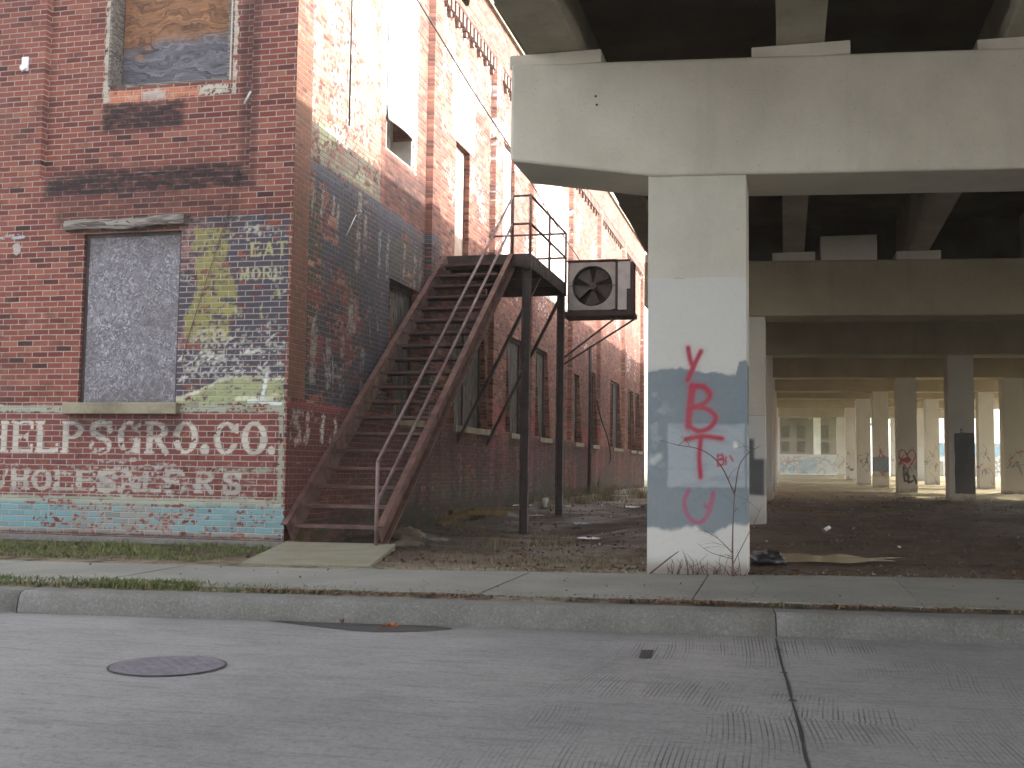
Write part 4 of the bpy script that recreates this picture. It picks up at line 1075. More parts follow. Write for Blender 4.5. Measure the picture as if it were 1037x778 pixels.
def col_paint_gen(seed, style, w):
    def f(U, V):
        r = random.Random(seed); p = Paint(U, V); n = fbm(U*3, V*3, seed)
        if style == 'plain_grey':
            p.lay((.46,.46,.44), (1-sm(V+.1*(n-.5),1.55,1.6))*.75)
        if style == 'dark_block':
            p.lay((.075,.075,.082), inbox(U+.03*(n-.5),V+.05*(n-.5),w*.22,w*.97,.17,1.55,.03)*1.0)
            for k in range(14):
                a = (r.uniform(.25,.9)*w, r.uniform(.25,1.5)); p.lay((.11,.11,.115), seg(U,V,a,(a[0]+r.uniform(-.1,.1),a[1]+r.uniform(-.2,.2)),.04)*.6)
        if style == 'blue_band':
            p.lay((.15,.20,.26), inbox(U,V+.1*(n-.5),-1,2,.55,1.05,.05)*.7); p.lay((.30,.17,.14), inbox(U,V,-1,2,.3,.55,.1)*.4)
        if style == 'second':
            p.lay((.47,.47,.455), (1-sm(V,1.72,1.74))*.95)
            p.lay((.075,.078,.090), inbox(U+.04*(n-.5),V+.05*(n-.5),w*.45,w*.80,.95,1.36,.03)*1.0); p.lay((.075,.078,.090), inbox(U,V+.08*(n-.5),w*.30,w*.98,.44,1.04,.03)*1.0)
        if style == 'heart':
            p.lay((.36,.07,.08), strokes(U,V,[smooth_line([(w*.5,.65),(w*.80,0.90),(w*.92,1.10),(w*.75,1.23),(w*.55,1.13),(w*.5,1.05)]),smooth_line([(w*.5,.65),(w*.2,0.90),(w*.08,1.10),(w*.25,1.23),(w*.45,1.13),(w*.5,1.05)])],.032,.026)*.8)
            p.lay((.45,.04,.05), (1-sm(np.hypot((U-w*.45)/(w*.26),(V-.93)/.07),.8,1.1))*.85)
            p.lay((.06,.06,.07), strokes(U,V,[[(w*.3,.72),(w*.35,.32),(w*.45,.32)],[(w*.35,.55),(w*.6,.45)],[(w*.5,.58),(w*.55,.28),(w*.75,.33)],[(w*.8,.48),(w*.95,.28)]],.06,.03)*.85)
        if style in ('tags', 'heart', 'blue_band'):
            cols = [(.26,.10,.16),(.08,.08,.085),(.16,.19,.25),(.30,.18,.14),(.33,.11,.13),(.25,.25,.26)]
            for k in range(6):
                c_ = r.choice(cols); x, z = r.uniform(.1,.7)*w, r.uniform(.45,1.2)
                l = [(x,z)]
                for q in range(5): l.append((min(max(l[-1][0]+r.uniform(-.25,.3)*w,.03),w-.03), l[-1][1]+r.uniform(-.22,.22)))
                p.lay(c_, strokes(U,V,[smooth_line(l)],r.uniform(.02,.035),.024)*.62)
        p.lay((.14,.10,.06), (1-sm(V,.0,.12+.5*n))*.42)
        return p
    return f

def column(parent, x0, x1, yf, yd, z0, z1, fn, step):
    """square column as one mesh with a finely divided painted face"""
    w = x1-x0; t = math.radians(6.5)
    us = uniq(list(np.arange(0,w,step))+[w]); vs = uniq(list(np.arange(z0,z1,step*1.25))+[z1])
    U, V = np.meshgrid(us, vs); n_ = len(us); m_ = len(vs)
    F = np.stack([x0+U*math.cos(t)/math.cos(t), yf+(U)*math.tan(t), V], -1).reshape(-1,3)
    idx = np.arange(n_*m_).reshape(m_, n_)
    Q = np.stack([idx[:-1,:-1],idx[:-1,1:],idx[1:,1:],idx[1:,:-1]],-1).reshape(-1,4)
    pt = fn(U, V-(0 if step < .011 else z0+.3)).rgba()
    # sides and back
    ext = []; q2 = []; uvp = []
    def strip(px, py, qx, qy):
        vv = vs; b = n_*m_+len(ext)
        for z in vv: ext.append((px,py,z)); ext.append((qx,qy,z))
        for i in range(len(vv)-1): q2.append([b+2*i, b+2*i+1, b+2*i+3, b+2*i+2])
    yl, yr = yf, yf+w*math.tan(t)
    strip(x1, yr, x1, yr+yd); strip(x1, yr+yd, x0, yl+yd); strip(x0, yl+yd, x0, yl)
    e = np.array(ext)
    ep = fn(np.where(e[:,0] > x0+w/2, w*.97, w*.03), e[:,2]-(0 if step < .011 else z0+.3)).rgba()
    P = np.concatenate([F, e]); Q = np.concatenate([Q, np.array(q2)]); pt = np.concatenate([pt, ep])
    return np_mesh('column', P, Q, M_COLP, parent, paint=pt)

PIERS = [ # y of front face at x0, x0, cap z0, z1, columns, cap depth, label
 (9.838,-1.187,3.548,4.625,[(-1.187,-.325,'main'),(4.3,5.1,'tags'),(9.3,10.1,'tags')],.85,'first concrete viaduct pier with pale blue painted column tagged in red letters beside the sidewalk'),
 (18.20,-1.16,3.42,4.33,[(-1.16,-.305,'second'),(4.3,5.05,'tags'),(9.3,10.0,'tags')],.85,'second concrete viaduct pier with grey and black painted column behind the red tagged one'),
 (26.60,-.95,3.65,4.46,[(-.95,-.28,'plain_grey'),(3.67,4.24,'dark_block'),(8.3,8.9,'tags')],.8,'viaduct pier whose right column carries a tall black painted block'),
 (33.30,-.85,3.67,4.50,[(-.85,-.28,'plain_grey'),(3.16,3.71,'heart'),(6.09,6.66,'tags'),(9.2,9.75,'tags')],.75,'viaduct pier whose column carries a red heart and black scribbles'),
 (39.40,-.80,3.70,4.54,[(-.80,-.28,'plain_grey'),(2.95,3.46,'blue_band'),(6.4,6.9,'tags'),(9.2,9.7,'tags')],.75,'viaduct pier whose column has a blue grey paint band just behind the heart column'),
 (44.60,-.80,3.78,4.62,[(-.80,-.30,'plain_grey'),(2.70,3.24,'tags'),(5.29,5.79,'tags'),(9.1,9.6,'tags')],.75,'viaduct pier with pinkish scribbled columns behind the blue banded one'),
 (53.80,-.80,3.95,4.80,[(-.80,-.30,'plain_grey'),(2.77,3.23,'tags'),(5.9,6.4,'plain_grey'),(8.76,9.32,'plain_grey')],.75,'distant viaduct pier with a pale bare column against the bright sky'),
 (66.80,-.80,4.12,4.98,[(-.80,-.30,'plain_grey'),(2.95,3.43,'tags'),(6.0,6.5,'tags'),(9.0,9.5,'plain_grey')],.75,'last viaduct pier before the graffiti covered wall'),
]
for i, (yf, x0, z0, z1, cols, dp, label) in enumerate(PIERS):
    pr = empty('viaduct_pier', (cols[0][0], yf, float(gz(cols[0][0], yf))), label, 'viaduct pier', 'piers of the concrete viaduct')
    T = math.tan(math.radians(6.5))
    XA, XB = (-2.44 if i == 0 else -2.24), (23.6 if i < 4 else 11.2)  # near caps lengthened out of view to carry the added sun-blocking deck
    if i < 4: cols = cols+[(14.0,14.7,'plain_grey'),(18.6,19.3,'plain_grey'),(22.6,23.3,'plain_grey')]  # added unseen columns under the sun-blocking widening
    Yc = lambda x: yf+(x-x0)*T
    xk = cols[0][0]
    dz = .17
    xm = xk+.05
    pts_f = [(XA,z0+dz),(xm,z0),(XB,z0),(XB,z1),(XA,z1)]
    m = MB(); k = len(pts_f)
    m.add([(x,Yc(x)-.02,z) for x,z in pts_f]+[(x,Yc(x)-.02+dp,z) for x,z in pts_f], [list(range(k)), [k+j for j in range(k)][::-1]]+[(j,k+j,k+(j+1)%k,(j+1)%k) for j in range(k)])
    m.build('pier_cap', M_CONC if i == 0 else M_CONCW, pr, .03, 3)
    for j, (a, b, sty) in enumerate(cols):
        step = .0105 if (i == 0 and j == 0) else (.019 if i < 2 else (.026 if j in (1,2) and i < 6 else .05))
        yb = Yc(a)+(.012 if i == 0 else .06)
        fn = col_paint_main if sty == 'main' else col_paint_gen(300+i*10+j, sty, b-a)
        column(pr, a, b, yb, dp-.14, -.25 if yf < 12 else float(gz(a, yb))-.3, z0+.01, fn, step)
    if i == 0:
        for tx, tz in ((-1.66,4.30),(-1.65,4.22),(2.4,4.05)): MB().tube([(tx,Yc(tx)-.024,tz),(tx,Yc(tx)+.02,tz)],.011,8).build('tie_hole', M_BLACK, pr)
    # bearing pads
    gzb = [4.70,4.47,4.60,4.66,4.72,4.82,4.98,5.15][i]
    for x in (SPAN_WIDENED if i < 4 else SPAN_X):
        pw = .43 if i == 0 else (.19 if x < -1 else .34)
        MB().box((x-pw, Yc(x)+.0, z1-.01),(x+pw, Yc(x)+dp-.1, gzb-.003 if i else 4.735)).build('bearing_pad', M_CONC, pr, .01)
    if i == 1:
        MB().box((.58,Yc(1)+.03,z1-.01),(1.46,Yc(1)+dp-.15,4.74)).build('cap_block', M_CONC, pr, .015)

deck = empty('viaduct_deck', (4., 20., 4.7), 'concrete elevated road deck on long beams crossing overhead', 'road deck')
YS = [-9.]+[p[0]+.30 for p in PIERS]+[112.]
ZB = [4.86,4.74,4.47,4.60,4.66,4.72,4.82,4.98,5.15,5.5]
for k in range(len(YS)-1):
    ya, yb = YS[k]+.02, YS[k+1]-.02
    za = ZB[k]; zb = ZB[k+1]
    if k == 1: za = 4.70
    T = math.tan(math.radians(6.5))
    xrd = XR_DECK if k > 3 else 24.  # near spans widened unseen at right so that they shade the ground below
    for x in (SPAN_X if k > 3 else SPAN_WIDENED):
        wd = .25 if (k == 0 and x < -1) else (.21 if k == 0 else .17)
        o1, o2 = (x+1.2)*T, (x+1.2)*T
        if k == 0: o1 = 0
        ya_, yb_ = ya+o1+(.05 if k else 0), yb+o2-.05
        zt = 5.52
        xa = x-.06*(1 if (k == 0 and x < -1) else 0)*8
        m = MB(); t_ = wd
        prof = lambda xx, zz, ztt: [(xx-t_,zz),(xx+t_,zz),(xx+t_,zz+.16),(xx+t_*.55,zz+.28),(xx+t_*.55,ztt),(xx-t_*.55,ztt),(xx-t_*.55,zz+.28),(xx-t_,zz+.16)]
        A = [(px,ya_,pz) for px,pz in prof(xa,za,zt+max(0,za-4.8))]; B = [(px,yb_,pz) for px,pz in prof(x,zb,zt+max(0,zb-4.8))]
        m.add(A+B, [list(range(8))[::-1], [8+j for j in range(8)]]+[(j,(j+1)%8,8+(j+1)%8,8+j) for j in range(8)])
        m.build('girder', M_DECK, deck, .015)
    xl_a, xl_b = ((-3.10,-3.0) if k == 0 else (-2.72,-2.68))
    h1 = 5.53+max(0,za-4.8); h2 = 5.53+max(0,zb-4.8)
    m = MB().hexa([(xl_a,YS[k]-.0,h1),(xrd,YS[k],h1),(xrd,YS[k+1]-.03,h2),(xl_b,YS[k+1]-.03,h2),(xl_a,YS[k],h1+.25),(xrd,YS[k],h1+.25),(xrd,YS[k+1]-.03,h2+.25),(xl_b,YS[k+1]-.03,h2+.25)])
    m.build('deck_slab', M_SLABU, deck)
    for xs, xe, w in ((xl_a,xl_b,.25),(xrd-.25,xrd-.25,.25)):
        m = MB().hexa([(xs-.02,YS[k],h1-.12),(xs+w,YS[k],h1-.12) if False else (xs+.02,YS[k],h1-.12),(xe+.02,YS[k+1]-.03,h2-.12),(xe-.02,YS[k+1]-.03,h2-.12),(xs-.02,YS[k],h1+1.32),(xs+w,YS[k],h1+1.32),(xe+w,YS[k+1]-.03,h2+1.32),(xe-.02,YS[k+1]-.03,h2+1.32)])
        m.build('parapet', M_DECK, deck, .01)
    for f in (.33,.67):
        yy_ = ya+(yb-ya)*f; zz = za+(zb-za)*f
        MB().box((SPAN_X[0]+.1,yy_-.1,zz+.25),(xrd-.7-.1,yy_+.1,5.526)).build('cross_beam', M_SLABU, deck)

# ------------------------------------------------------------------ things at the far end
gw = empty('graffiti_wall', (1., 79., .5), 'low grey wall covered in blue and pink graffiti closing the far end below the viaduct', 'wall')
us = np.arange(-6,5.2,.06); vs = np.arange(.2,2.15,.06)
U, V = np.meshgrid(us, vs); p = Paint(U, V); r = random.Random(5)
p.lay((.46,.45,.41), np.ones_like(U)*.9)
for k in range(90):
    c_ = r.choice([(.10,.22,.34),(.16,.32,.40),(.42,.16,.18),(.06,.06,.07),(.5,.5,.48),(.12,.20,.12),(.35,.22,.30)])
    x, z = r.uniform(-5,5), r.uniform(.75,1.9); l = [(x,z)]
    for q_ in range(4): l.append((l[-1][0]+r.uniform(-.5,.5), min(2.0,max(.6,l[-1][1]+r.uniform(-.4,.4)))))
    p.lay(c_, strokes(U,V,[smooth_line(l)],r.uniform(.05,.11),.06)*.55)
p.lay((.20,.30,.36), inbox(U+.2*fbm(U*2,V*2,3),V,1.0,2.2,.85,1.8,.1)*.4)
p.lay((.62,.64,.64), inbox(U,V,-9,9,.45,.80,.05)*.7)
nu, nv = len(us), len(vs); idx = np.arange(nu*nv).reshape(nv, nu)
Q = np.stack([idx[:-1,:-1],idx[:-1,1:],idx[1:,1:],idx[1:,:-1]],-1).reshape(-1,4)
np_mesh('painted_face', np.stack([U, np.full_like(U,78.99), V],-1).reshape(-1,3), Q, M_COLP, gw, paint=p.rgba())
MB().box((-6,79.,.1),(5.15,79.4,2.12)).build('wall_core', M_CONC, gw)
pb = empty('pale_building', (1.5, 98., .6), 'pale concrete building with dark window bays behind the graffiti wall', 'building')
bw = MB()
for a, b in ((-9,-1.6),(-.9,-.3),(.4,1.0),(1.7,2.6),(3.6,7.0)): bw.box((a,98,.3),(b,99,6.2))
for a, b in ((-1.6,-.9),(-.3,.4),(1.0,1.7),(2.6,3.6)): bw.box((a,98.02,.3),(b,99,2.6)); bw.box((a,98.02,3.5),(b,99,3.8)); bw.box((a,98.02,4.9),(b,99,6.2))
bw.build('facade', M_FARWALL, pb)
for a, b in ((-1.6,-.9),(-.3,.4),(1.0,1.7),(2.6,3.6)):
    for z0_, z1_ in ((2.6,3.5),(3.8,4.9)): MB().box((a+.01,98.4,z0_+.01),(b-.01,98.5,z1_-.01)).build('window', M_FARWIN, pb)
MB().box((-9,97.9,6.2),(7.0,104,6.5)).build('roof', M_FARWALL, pb)
MB().box((-9,99.05,.3),(7.0,104,6.19)).build('block', M_FARWALL, pb)
MB().box((2.05,84,.3),(2.55,84.5,5.4)).build('buttress', M_WHITEW, pb)

wh = empty('white_shed', (16., 112., .5), 'long low white shed with a blue upper band beyond the viaduct', 'shed')
MB().box((11.0,112,.4),(24,120,2.55)).build('wall', M_WHITEW, wh)
MB().box((10.9,111.9,2.56),(24.1,120.1,3.85)).build('blue_band', M_BLUEROOF, wh)
for x in (13.5,17.,21.): MB().box((x,111.95,.5),(x+1.1,111.99,2.1)).build('door', M_FARWIN, wh)

# bare trees beyond
def bare_tree(seed, h):
    r = random.Random(seed); m = MB(); tk = MB()
    def grow(p, d, L, rad, lev):
        q = p+d*L; mid_ = p+d*L*.5+Vector((r.uniform(-1,1),r.uniform(-1,1),0))*L*.05
        (tk if lev == 0 else m).tube([p, mid_, q], [rad, rad*.85, rad*.66], 5 if lev < 2 else 3, False)
        if lev >= 5: return
        for k in range(3 if lev < 4 else 2):
            nd = (d+Vector((r.uniform(-1,1),r.uniform(-1,1),r.uniform(-.2,.8)))*.62).normalized()
            grow(q if k else p+d*L*r.uniform(.6,.95), nd, L*r.uniform(.62,.82), rad*.6, lev+1)
    grow(Vector((0,0,0)), Vector((0,0,1)), h*.25, h*.018, 0)
    return tk, m
def place_tree(seed, x, y, z, h, label):
    tk, m = bare_tree(seed, h)
    t = empty('bare_tree', (x,y,z), label, 'tree', 'bare trees beyond the viaduct')
    for mm, nm in ((tk,'trunk'),(m,'crown')):
        mm.v = [(a+x,b+y,c+z) for a,b,c in mm.v]; mm.build(nm, M_FARTREE, t)
place_tree(1, 19.2, 92, .5, 7.0, 'hazy leafless tree seen past the pale bare column, the taller one')
place_tree(2, 16.0, 97, .5, 5.5, 'hazy leafless tree standing just left of the pale bare column')
place_tree(3, 23.5, 101, .5, 6.4, 'hazy leafless tree farthest right, half hidden by a scribbled column')
hd = []
for k in range(2600):
    a = RNG.uniform(0, 1); x = 14.5+a*16; y = 104+RNG.normal()*1.0; hgt = 1.6+1.1*float(fbm(x*.5,2,71))
    z = .4+RNG.uniform(0,1)**.7*hgt; d = RNG.normal(size=3)*.22
    e = RNG.normal(size=3)*.05
    hd.append([(x-d[0],y-d[1],z-d[2]),(x+d[0],y+d[1],z+d[2]),(x+e[0],y+e[1],z+e[2]+.05)])
hd = np.array(hd).reshape(-1,3)
o = np_mesh('brush_thicket', hd, np.arange(len(hd)).reshape(-1,3), M_FARTREE); tag(o, 'tangle of bare brush beyond the far end of the viaduct', 'thicket', kind='stuff')

# ------------------------------------------------------------------ grass, leaves, gravel
def blades(name, pts, h, mat, label, cat, w=.006, lean=.5):
    n = len(pts); pts = np.asarray(pts); h = np.asarray(h)
    ang = RNG.uniform(0, 2*PI, n); dx, dy = np.cos(ang)*w, np.sin(ang)*w
    ln = RNG.normal(size=(n,2))*lean
    mid = np.stack([pts[:,0]+ln[:,0]*h*.35, pts[:,1]+ln[:,1]*h*.35, pts[:,2]+h*.6],-1)
    tip = np.stack([pts[:,0]+ln[:,0]*h, pts[:,1]+ln[:,1]*h, pts[:,2]+h*(1-.25*np.abs(ln).mean(1))],-1)
    off = np.stack([dx,dy,np.zeros(n)],-1)
    P = np.stack([pts-off, pts+off, mid+off*.7, tip, mid-off*.7],1).reshape(-1,3)
    b = np.arange(n)[:,None]*5
    T = np.concatenate([b+np.array([[0,1,2]]), b+np.array([[0,2,4]]), b+np.array([[4,2,3]])])
    o = np_mesh(name, P, T, mat); tag(o, label, cat, kind='stuff'); return o

pts, hs_ = [], []
for k in range(26000):   # verge
    s = RNG.uniform(-9, 4.5); dens = float(fbm(s*1.3, 2, 77))
    p_keep = (.95*float(sm(-s, 1.2, 3.6))+.04)*(0.25+1.5*max(0,dens-.3))
    if RNG.uniform() > p_keep: continue
    wv = .06+.20*float(fbm(s*.9,1.3,21))+.16*float(sm(-s,1.5,4.5))
    t = 7.90+RNG.uniform(0,1)*(wv+.10)
    pts.append(kerb_pt(s,t,-.035)); hs_.append(RNG.uniform(.02,.065)*(1.2 if s < -3.4 else .8))
for k in range(34000):   # strip at the foot of the front
    x = RNG.uniform(-12,-5.3); a_ = 9.62*1/CA+x*math.tan(math.radians(6.5))+.1; y = RNG.uniform(a_-.12, 11.46)
    if RNG.uniform() > .05+2.0*max(0,float(fbm(x*1.6,y*2.6,88))-.36): continue
    if y < 9.5+(x+5)*.1: continue
    pts.append((x,y,-.03)); hs_.append(RNG.uniform(.03,.09))
blades('grass', pts, hs_, M_GRASS, 'short green grass along the kerb and at the foot of the sign wall', 'grass', .005, .6)
# soil bed under the grass strip in front
o = MB().add([(-40,5.,-.03),(-12,8.25,-.028),(-5.2,9.05,-.028),(-4.9,9.4,-.028),(-5.42,11.5,-.02),(-40,11.5,-.02)],[(0,1,2,3,4,5)]).build('wall_strip_soil', M_GROUND); tag(o, 'soil strip at the foot of the sign wall', 'soil', kind='structure')

pts, hs_ = [], []
for k in range(30000):   # alley front: dead and green grass mixed
    x = RNG.uniform(-4.3,-.9); y = RNG.uniform(9.1,14.6)
    bt = back_t(x*CA+y*SA)+.0; t_ = -x*SA+y*CA
    if t_ < bt-.03: continue
    if x < -3.55-.27*(y-9.4) and y < 11.7: continue
    d_ = float(fbm(x*1.8,y*1.8,91))
    k_ = 1-float(sm(t_, bt+.25, bt+2.4))
    if x > -2.2: k_ *= .55
    if RNG.uniform() > k_*(.04+2.2*max(0,d_-.36)): continue
    pts.append((x,y,float(gz(x,y))-.02)); hs_.append(RNG.uniform(.015,.055)*(1+1.2*(y > 10.6)*(d_ > .6)))
for cx_, cy_, n_, hh in ((-2.75,13.0,70,.30),(-3.3,12.4,50,.2),(-2.2,11.6,40,.16),(-3.6,13.6,40,.22),(-4.9,22.5,200,.5),(-4.4,28,300,.5),(-4.7,26,260,.45),(-4.9,31,300,.45),(-4.9,16.8,160,.35),(-4.4,34,250,.4),(-3.8,30,200,.3)):
    for k in range(n_):
        x, y = cx_+RNG.normal()*.22, cy_+RNG.normal()*.25; x = max(x,-5.4)
        pts.append((x,y,float(gz(x,y))-.02)); hs_.append(hh*RNG.uniform(.4,1.1))
blades('dry_grass', pts, hs_, M_STRAW, 'dead straw coloured grass between the sidewalk and the alley', 'dead grass', .004, .75)

def flakes(name, pts, size, mat, label, cat, flat=.35):
    n = len(pts); pts = np.asarray(pts)
    a = RNG.normal(size=(n,3)); a[:,2] *= flat; a /= np.linalg.norm(a,axis=1)[:,None]
    b = RNG.normal(size=(n,3)); b[:,2] *= flat; b -= a*(a*b).sum(1)[:,None]; b /= np.linalg.norm(b,axis=1)[:,None]
    s = np.asarray(size)[:,None]
    c_ = pts+np.array([0,0,.006])
    P = np.stack([c_-a*s, c_-b*s*.55, c_+a*s, c_+b*s*.55],1).reshape(-1,3)
    o = np_mesh(name, P, np.arange(4*n).reshape(-1,4), mat); tag(o, label, cat, kind='stuff')
pts, sz = [], []
for k in range(14000):
    x = RNG.uniform(-5.3,9); y = 10.05+RNG.uniform()**1.6*20
    if -x*SA+y*CA < back_t(x*CA+y*SA)+.02: continue
    if ((x-.5)/1.1)**2+((y-12.2)/.6)**2 < 1 and RNG.uniform() < .93: continue
    if RNG.uniform() > .15+1.7*max(0,float(fbm(x*1.4,y*1.4,95))-.33): continue
    pts.append((x,y,float(gz(x,y))-.008)); sz.append(RNG.uniform(.010,.036))
flakes('leaf_litter', pts, sz, M_LEAF, 'brown dead leaves scattered over the earth below the viaduct', 'dead leaves')
pts, sz = [], []
for k in range(5200):   # leaves caught along the verge, right half
    s = RNG.uniform(-3.0,5); t = 7.93+RNG.uniform()**1.5*.28
    if RNG.uniform() > .12+2.4*max(0,float(fbm(s*2.2,5,97))-.36): continue
    pts.append(kerb_pt(s,t,-.025)); sz.append(RNG.uniform(.008,.022))
for k in range(60):
    s = RNG.uniform(-7,4); pts.append(kerb_pt(s, RNG.uniform(8.1,9.4), .005)); sz.append(RNG.uniform(.008,.02))
flakes('kerb_leaves', pts, sz, M_VLEAF, 'reddish brown dead leaves caught along the kerb', 'dead leaves')
pts, sz = [], []
for k in range(5200):
    x = RNG.uniform(-3.7,1.8); y = RNG.uniform(9.2,11.4); t_ = -x*SA+y*CA; bt = back_t(x*CA+y*SA)
    if t_ < bt-.04 or RNG.uniform() > math.exp(-((t_-bt)/.28))*(1. if x < -1 else .3): continue
    pts.append((x,y,float(gz(x,y))-.012)); sz.append(RNG.uniform(.006,.018))
for k in range(500):
    s = RNG.uniform(-3,5); pts.append(kerb_pt(s, 7.93+RNG.uniform()*.22, -.03)); sz.append(RNG.uniform(.004,.012))
flakes('gravel', pts, sz, M_GRAVEL, 'pale gravel chips along the back of the sidewalk', 'gravel', 1.)
pts, sz = [], []
for k in range(120):
    x = RNG.uniform(-5.2,5); y = RNG.uniform(11.5,34)
    pts.append((x,y,float(gz(x,y)))); sz.append(RNG.uniform(.008,.028))
flakes('paper_litter', pts, sz, M_WHITEP, 'tiny pale scraps strewn over the dark earth', 'litter', .5)

# ------------------------------------------------------------------ manhole, bag, boards and other loose things
mh = empty('manhole_cover', (-3.27,5.50,-.2), 'round dark iron manhole cover in the road', 'manhole cover')
n = 56; m = MB()
def annulus(m, c, r0, r1, z):
    vs = [(c[0]+r*math.cos(2*PI*k/n), c[1]+r*math.sin(2*PI*k/n), z) for r in (r0,r1) for k in range(n)]
    m.add(vs, [(k,n+k,n+(k+1)%n,(k+1)%n) for k in range(n)])
annulus(m, (-3.27,5.5), .303, .314, -.1945); m.build('rim', M_STEELD, mh)
m = MB(); m.disc((-3.27,5.5,-.1925), .300, n)
for ix in range(-6,7):
    for iy in range(-6,7):
        x, y = ix*.042, iy*.042
        if math.hypot(x,y) < .26 and (ix+iy) % 2 == 0: m.box((-3.27+x-.012,5.5+y-.012,-.1924),(-3.27+x+.012,5.5+y+.012,-.1905))
m.build('lid', M_IRON, mh)

def lump(name, c, r, mat, label, cat, seed=1, sq=(1,1,1), n=14, rough=.35):
    m = MB(); rows = []
    for i in range(n+1):
        th = PI*i/n
        for k in range(2*n):
            ph = 2*PI*k/(2*n); d = Vector((math.sin(th)*math.cos(ph),math.sin(th)*math.sin(ph),math.cos(th)))
            q = 1+rough*(float(fbm(d.x*2.2+5+seed,d.y*2.2+d.z*1.7+9,seed,4))-.5)*2
            m.v.append((c[0]+d.x*r*sq[0]*q, c[1]+d.y*r*sq[1]*q, max(c[2]+d.z*r*sq[2]*q, c[2]-r*sq[2]*.55)))
    for i in range(n):
        for k in range(2*n): m.f.append([i*2*n+k,(i+1)*2*n+k,(i+1)*2*n+(k+1)%(2*n),i*2*n+(k+1)%(2*n)]); m.sm.append(True)
    o = m.build(name, mat); tag(o, label, cat); return o
lump('trash_bag', (-.17,11.2,.04), .18, M_BAG, 'crumpled black plastic bag on the mud behind the painted column', 'plastic bag', 3, (1.0,.8,.45), 18, .5)
lump('rubble_stone', (-4.72,13.7,.0), .20, M_STONE, 'rounded brown stone near the foot of the stair', 'stone', 5, (1.1,.8,.6))
lump('rubble_stone', (-4.35,12.6,-.02), .13, M_STONE, 'small flat stone in front of the brown stone by the stair', 'stone', 8, (1.5,.9,.4))
lump('rubble_stone', (-2.4,22.3,.12), .17, M_STONE, 'tan lump of stone on the alley floor right of the rear post', 'stone', 12, (1.4,.8,.5))
def plank(a, b, w, h, mat, label, cat='board', name='timber_board'):
    o = MB().bar(a, b, w, h).build(name, mat, None, .005); tag(o, label, cat); return o
plank((-5.35,17.55,.16),(-4.62,18.35,.14),.13,.07,M_YWOOD,'thick yellow board lying lowest behind the stair')
plank((-5.3,18.7,.17),(-4.68,19.3,.19),.11,.035,M_YWOOD,'thin yellow board lying behind the thick yellow one')
plank((-5.2,16.4,.02),(-4.85,16.75,.22),.24,.04,M_YWOOD,'short wide yellow board propped at the wall foot')
plank((-4.45,13.2,.02),(-4.0,12.95,.03),.09,.03,M_TIMBER,'grey stick of wood on the earth beside the stair')
plank((-4.6,19.3,.06),(-4.2,19.5,.07),.10,.012,M_PINKP,'pale pink strip of card beside the front post','card','card_strip')
def paper(c, w, h, rot, mat, label, cat='paper scrap', name='paper_scrap'):
    m = MB(); k = 6; ca, sa = math.cos(rot), math.sin(rot)
    for t in (0,.006):
        for i in range(k+1):
            for j in range(k+1):
                u, v = (i/k-.5)*w, (j/k-.5)*h
                m.v.append((c[0]+u*ca-v*sa, c[1]+u*sa+v*ca, float(gz(c[0],c[1]))+c[2]+.06*(float(fbm(i*.6+c[0],j*.6+c[1],4))-.3)+t))
    L = (k+1)**2
    for i in range(k):
        for j in range(k):
            a = i*(k+1)+j; m.f += [[L+a,L+a+k+1,L+a+k+2,L+a+1],[a,a+1,a+k+2,a+k+1]]; m.sm += [True,True]
    o = m.build(name, mat); tag(o, label, cat); return o
paper((-2.45,14.2,.02),.34,.12,-.5,M_WHITEP,'crumpled white strip of paper on the bare alley earth')
paper((-3.0,23.0,.03),.42,.3,.3,M_WHITEP,'white crumpled bag on the alley floor left of the painted column','plastic bag','crumpled_bag')
paper((-3.35,18.4,.02),.26,.16,.8,M_BLUEP,'small blue plastic sheet on the alley floor','plastic scrap','plastic_scrap')
paper((-4.5,22.6,.05),.40,.16,.2,M_YELP,'yellow wrapper beside the rear post','wrapper','wrapper')
paper((-5.0,21.3,.06),.42,.16,.1,M_WHITEP,'white foam tray between the two stair posts','foam tray','foam_tray')
paper((-4.4,30.,.05),.5,.3,.1,M_WHITEP,'pale scrap of paper far along the wall foot')
m = MB().tube([(-4.78,22.3,.12),(-4.78,22.32,.30)],[.055,.07],12); o = m.build('paper_cup', M_WHITEP); tag(o,'white paper cup standing beside the yellow wrapper','cup')
m = MB().tube([(.55,16.5,.08),(.62,16.5,.13)],[.03,.025],10); o = m.build('white_bottle', M_WHITEP); tag(o,'small white bottle on the dark earth under the viaduct','bottle')
m = MB()
for k in range(7): 
    a = k*.9; m.add([(-2.62+.03*math.cos(a),7.20+.02*math.sin(a),-.185),(-2.62+.09*math.cos(a+.3),7.20+.05*math.sin(a+.3),-.165+.01*k%.02),(-2.62+.05*math.cos(a+1),7.20+.03*math.sin(a+1),-.17)],[(0,1,2)])
o = m.build('dead_leaf', M_ORANGEL); tag(o,'bright orange dead leaf in the gutter puddle','leaf')
m = MB()
for k in range(4):
    a = k*1.4; m.add([(-2.98+.01*math.cos(a),7.27+.01*math.sin(a),-.19),(-2.98+.035*math.cos(a+.3),7.27+.03*math.sin(a+.3),-.15),(-2.98+.03*math.cos(a+1),7.27+.02*math.sin(a+1),-.17)],[(0,1,2)])
o = m.build('dead_leaf', M_LEAF); tag(o,'small upright brown leaf at the left end of the gutter puddle','leaf')

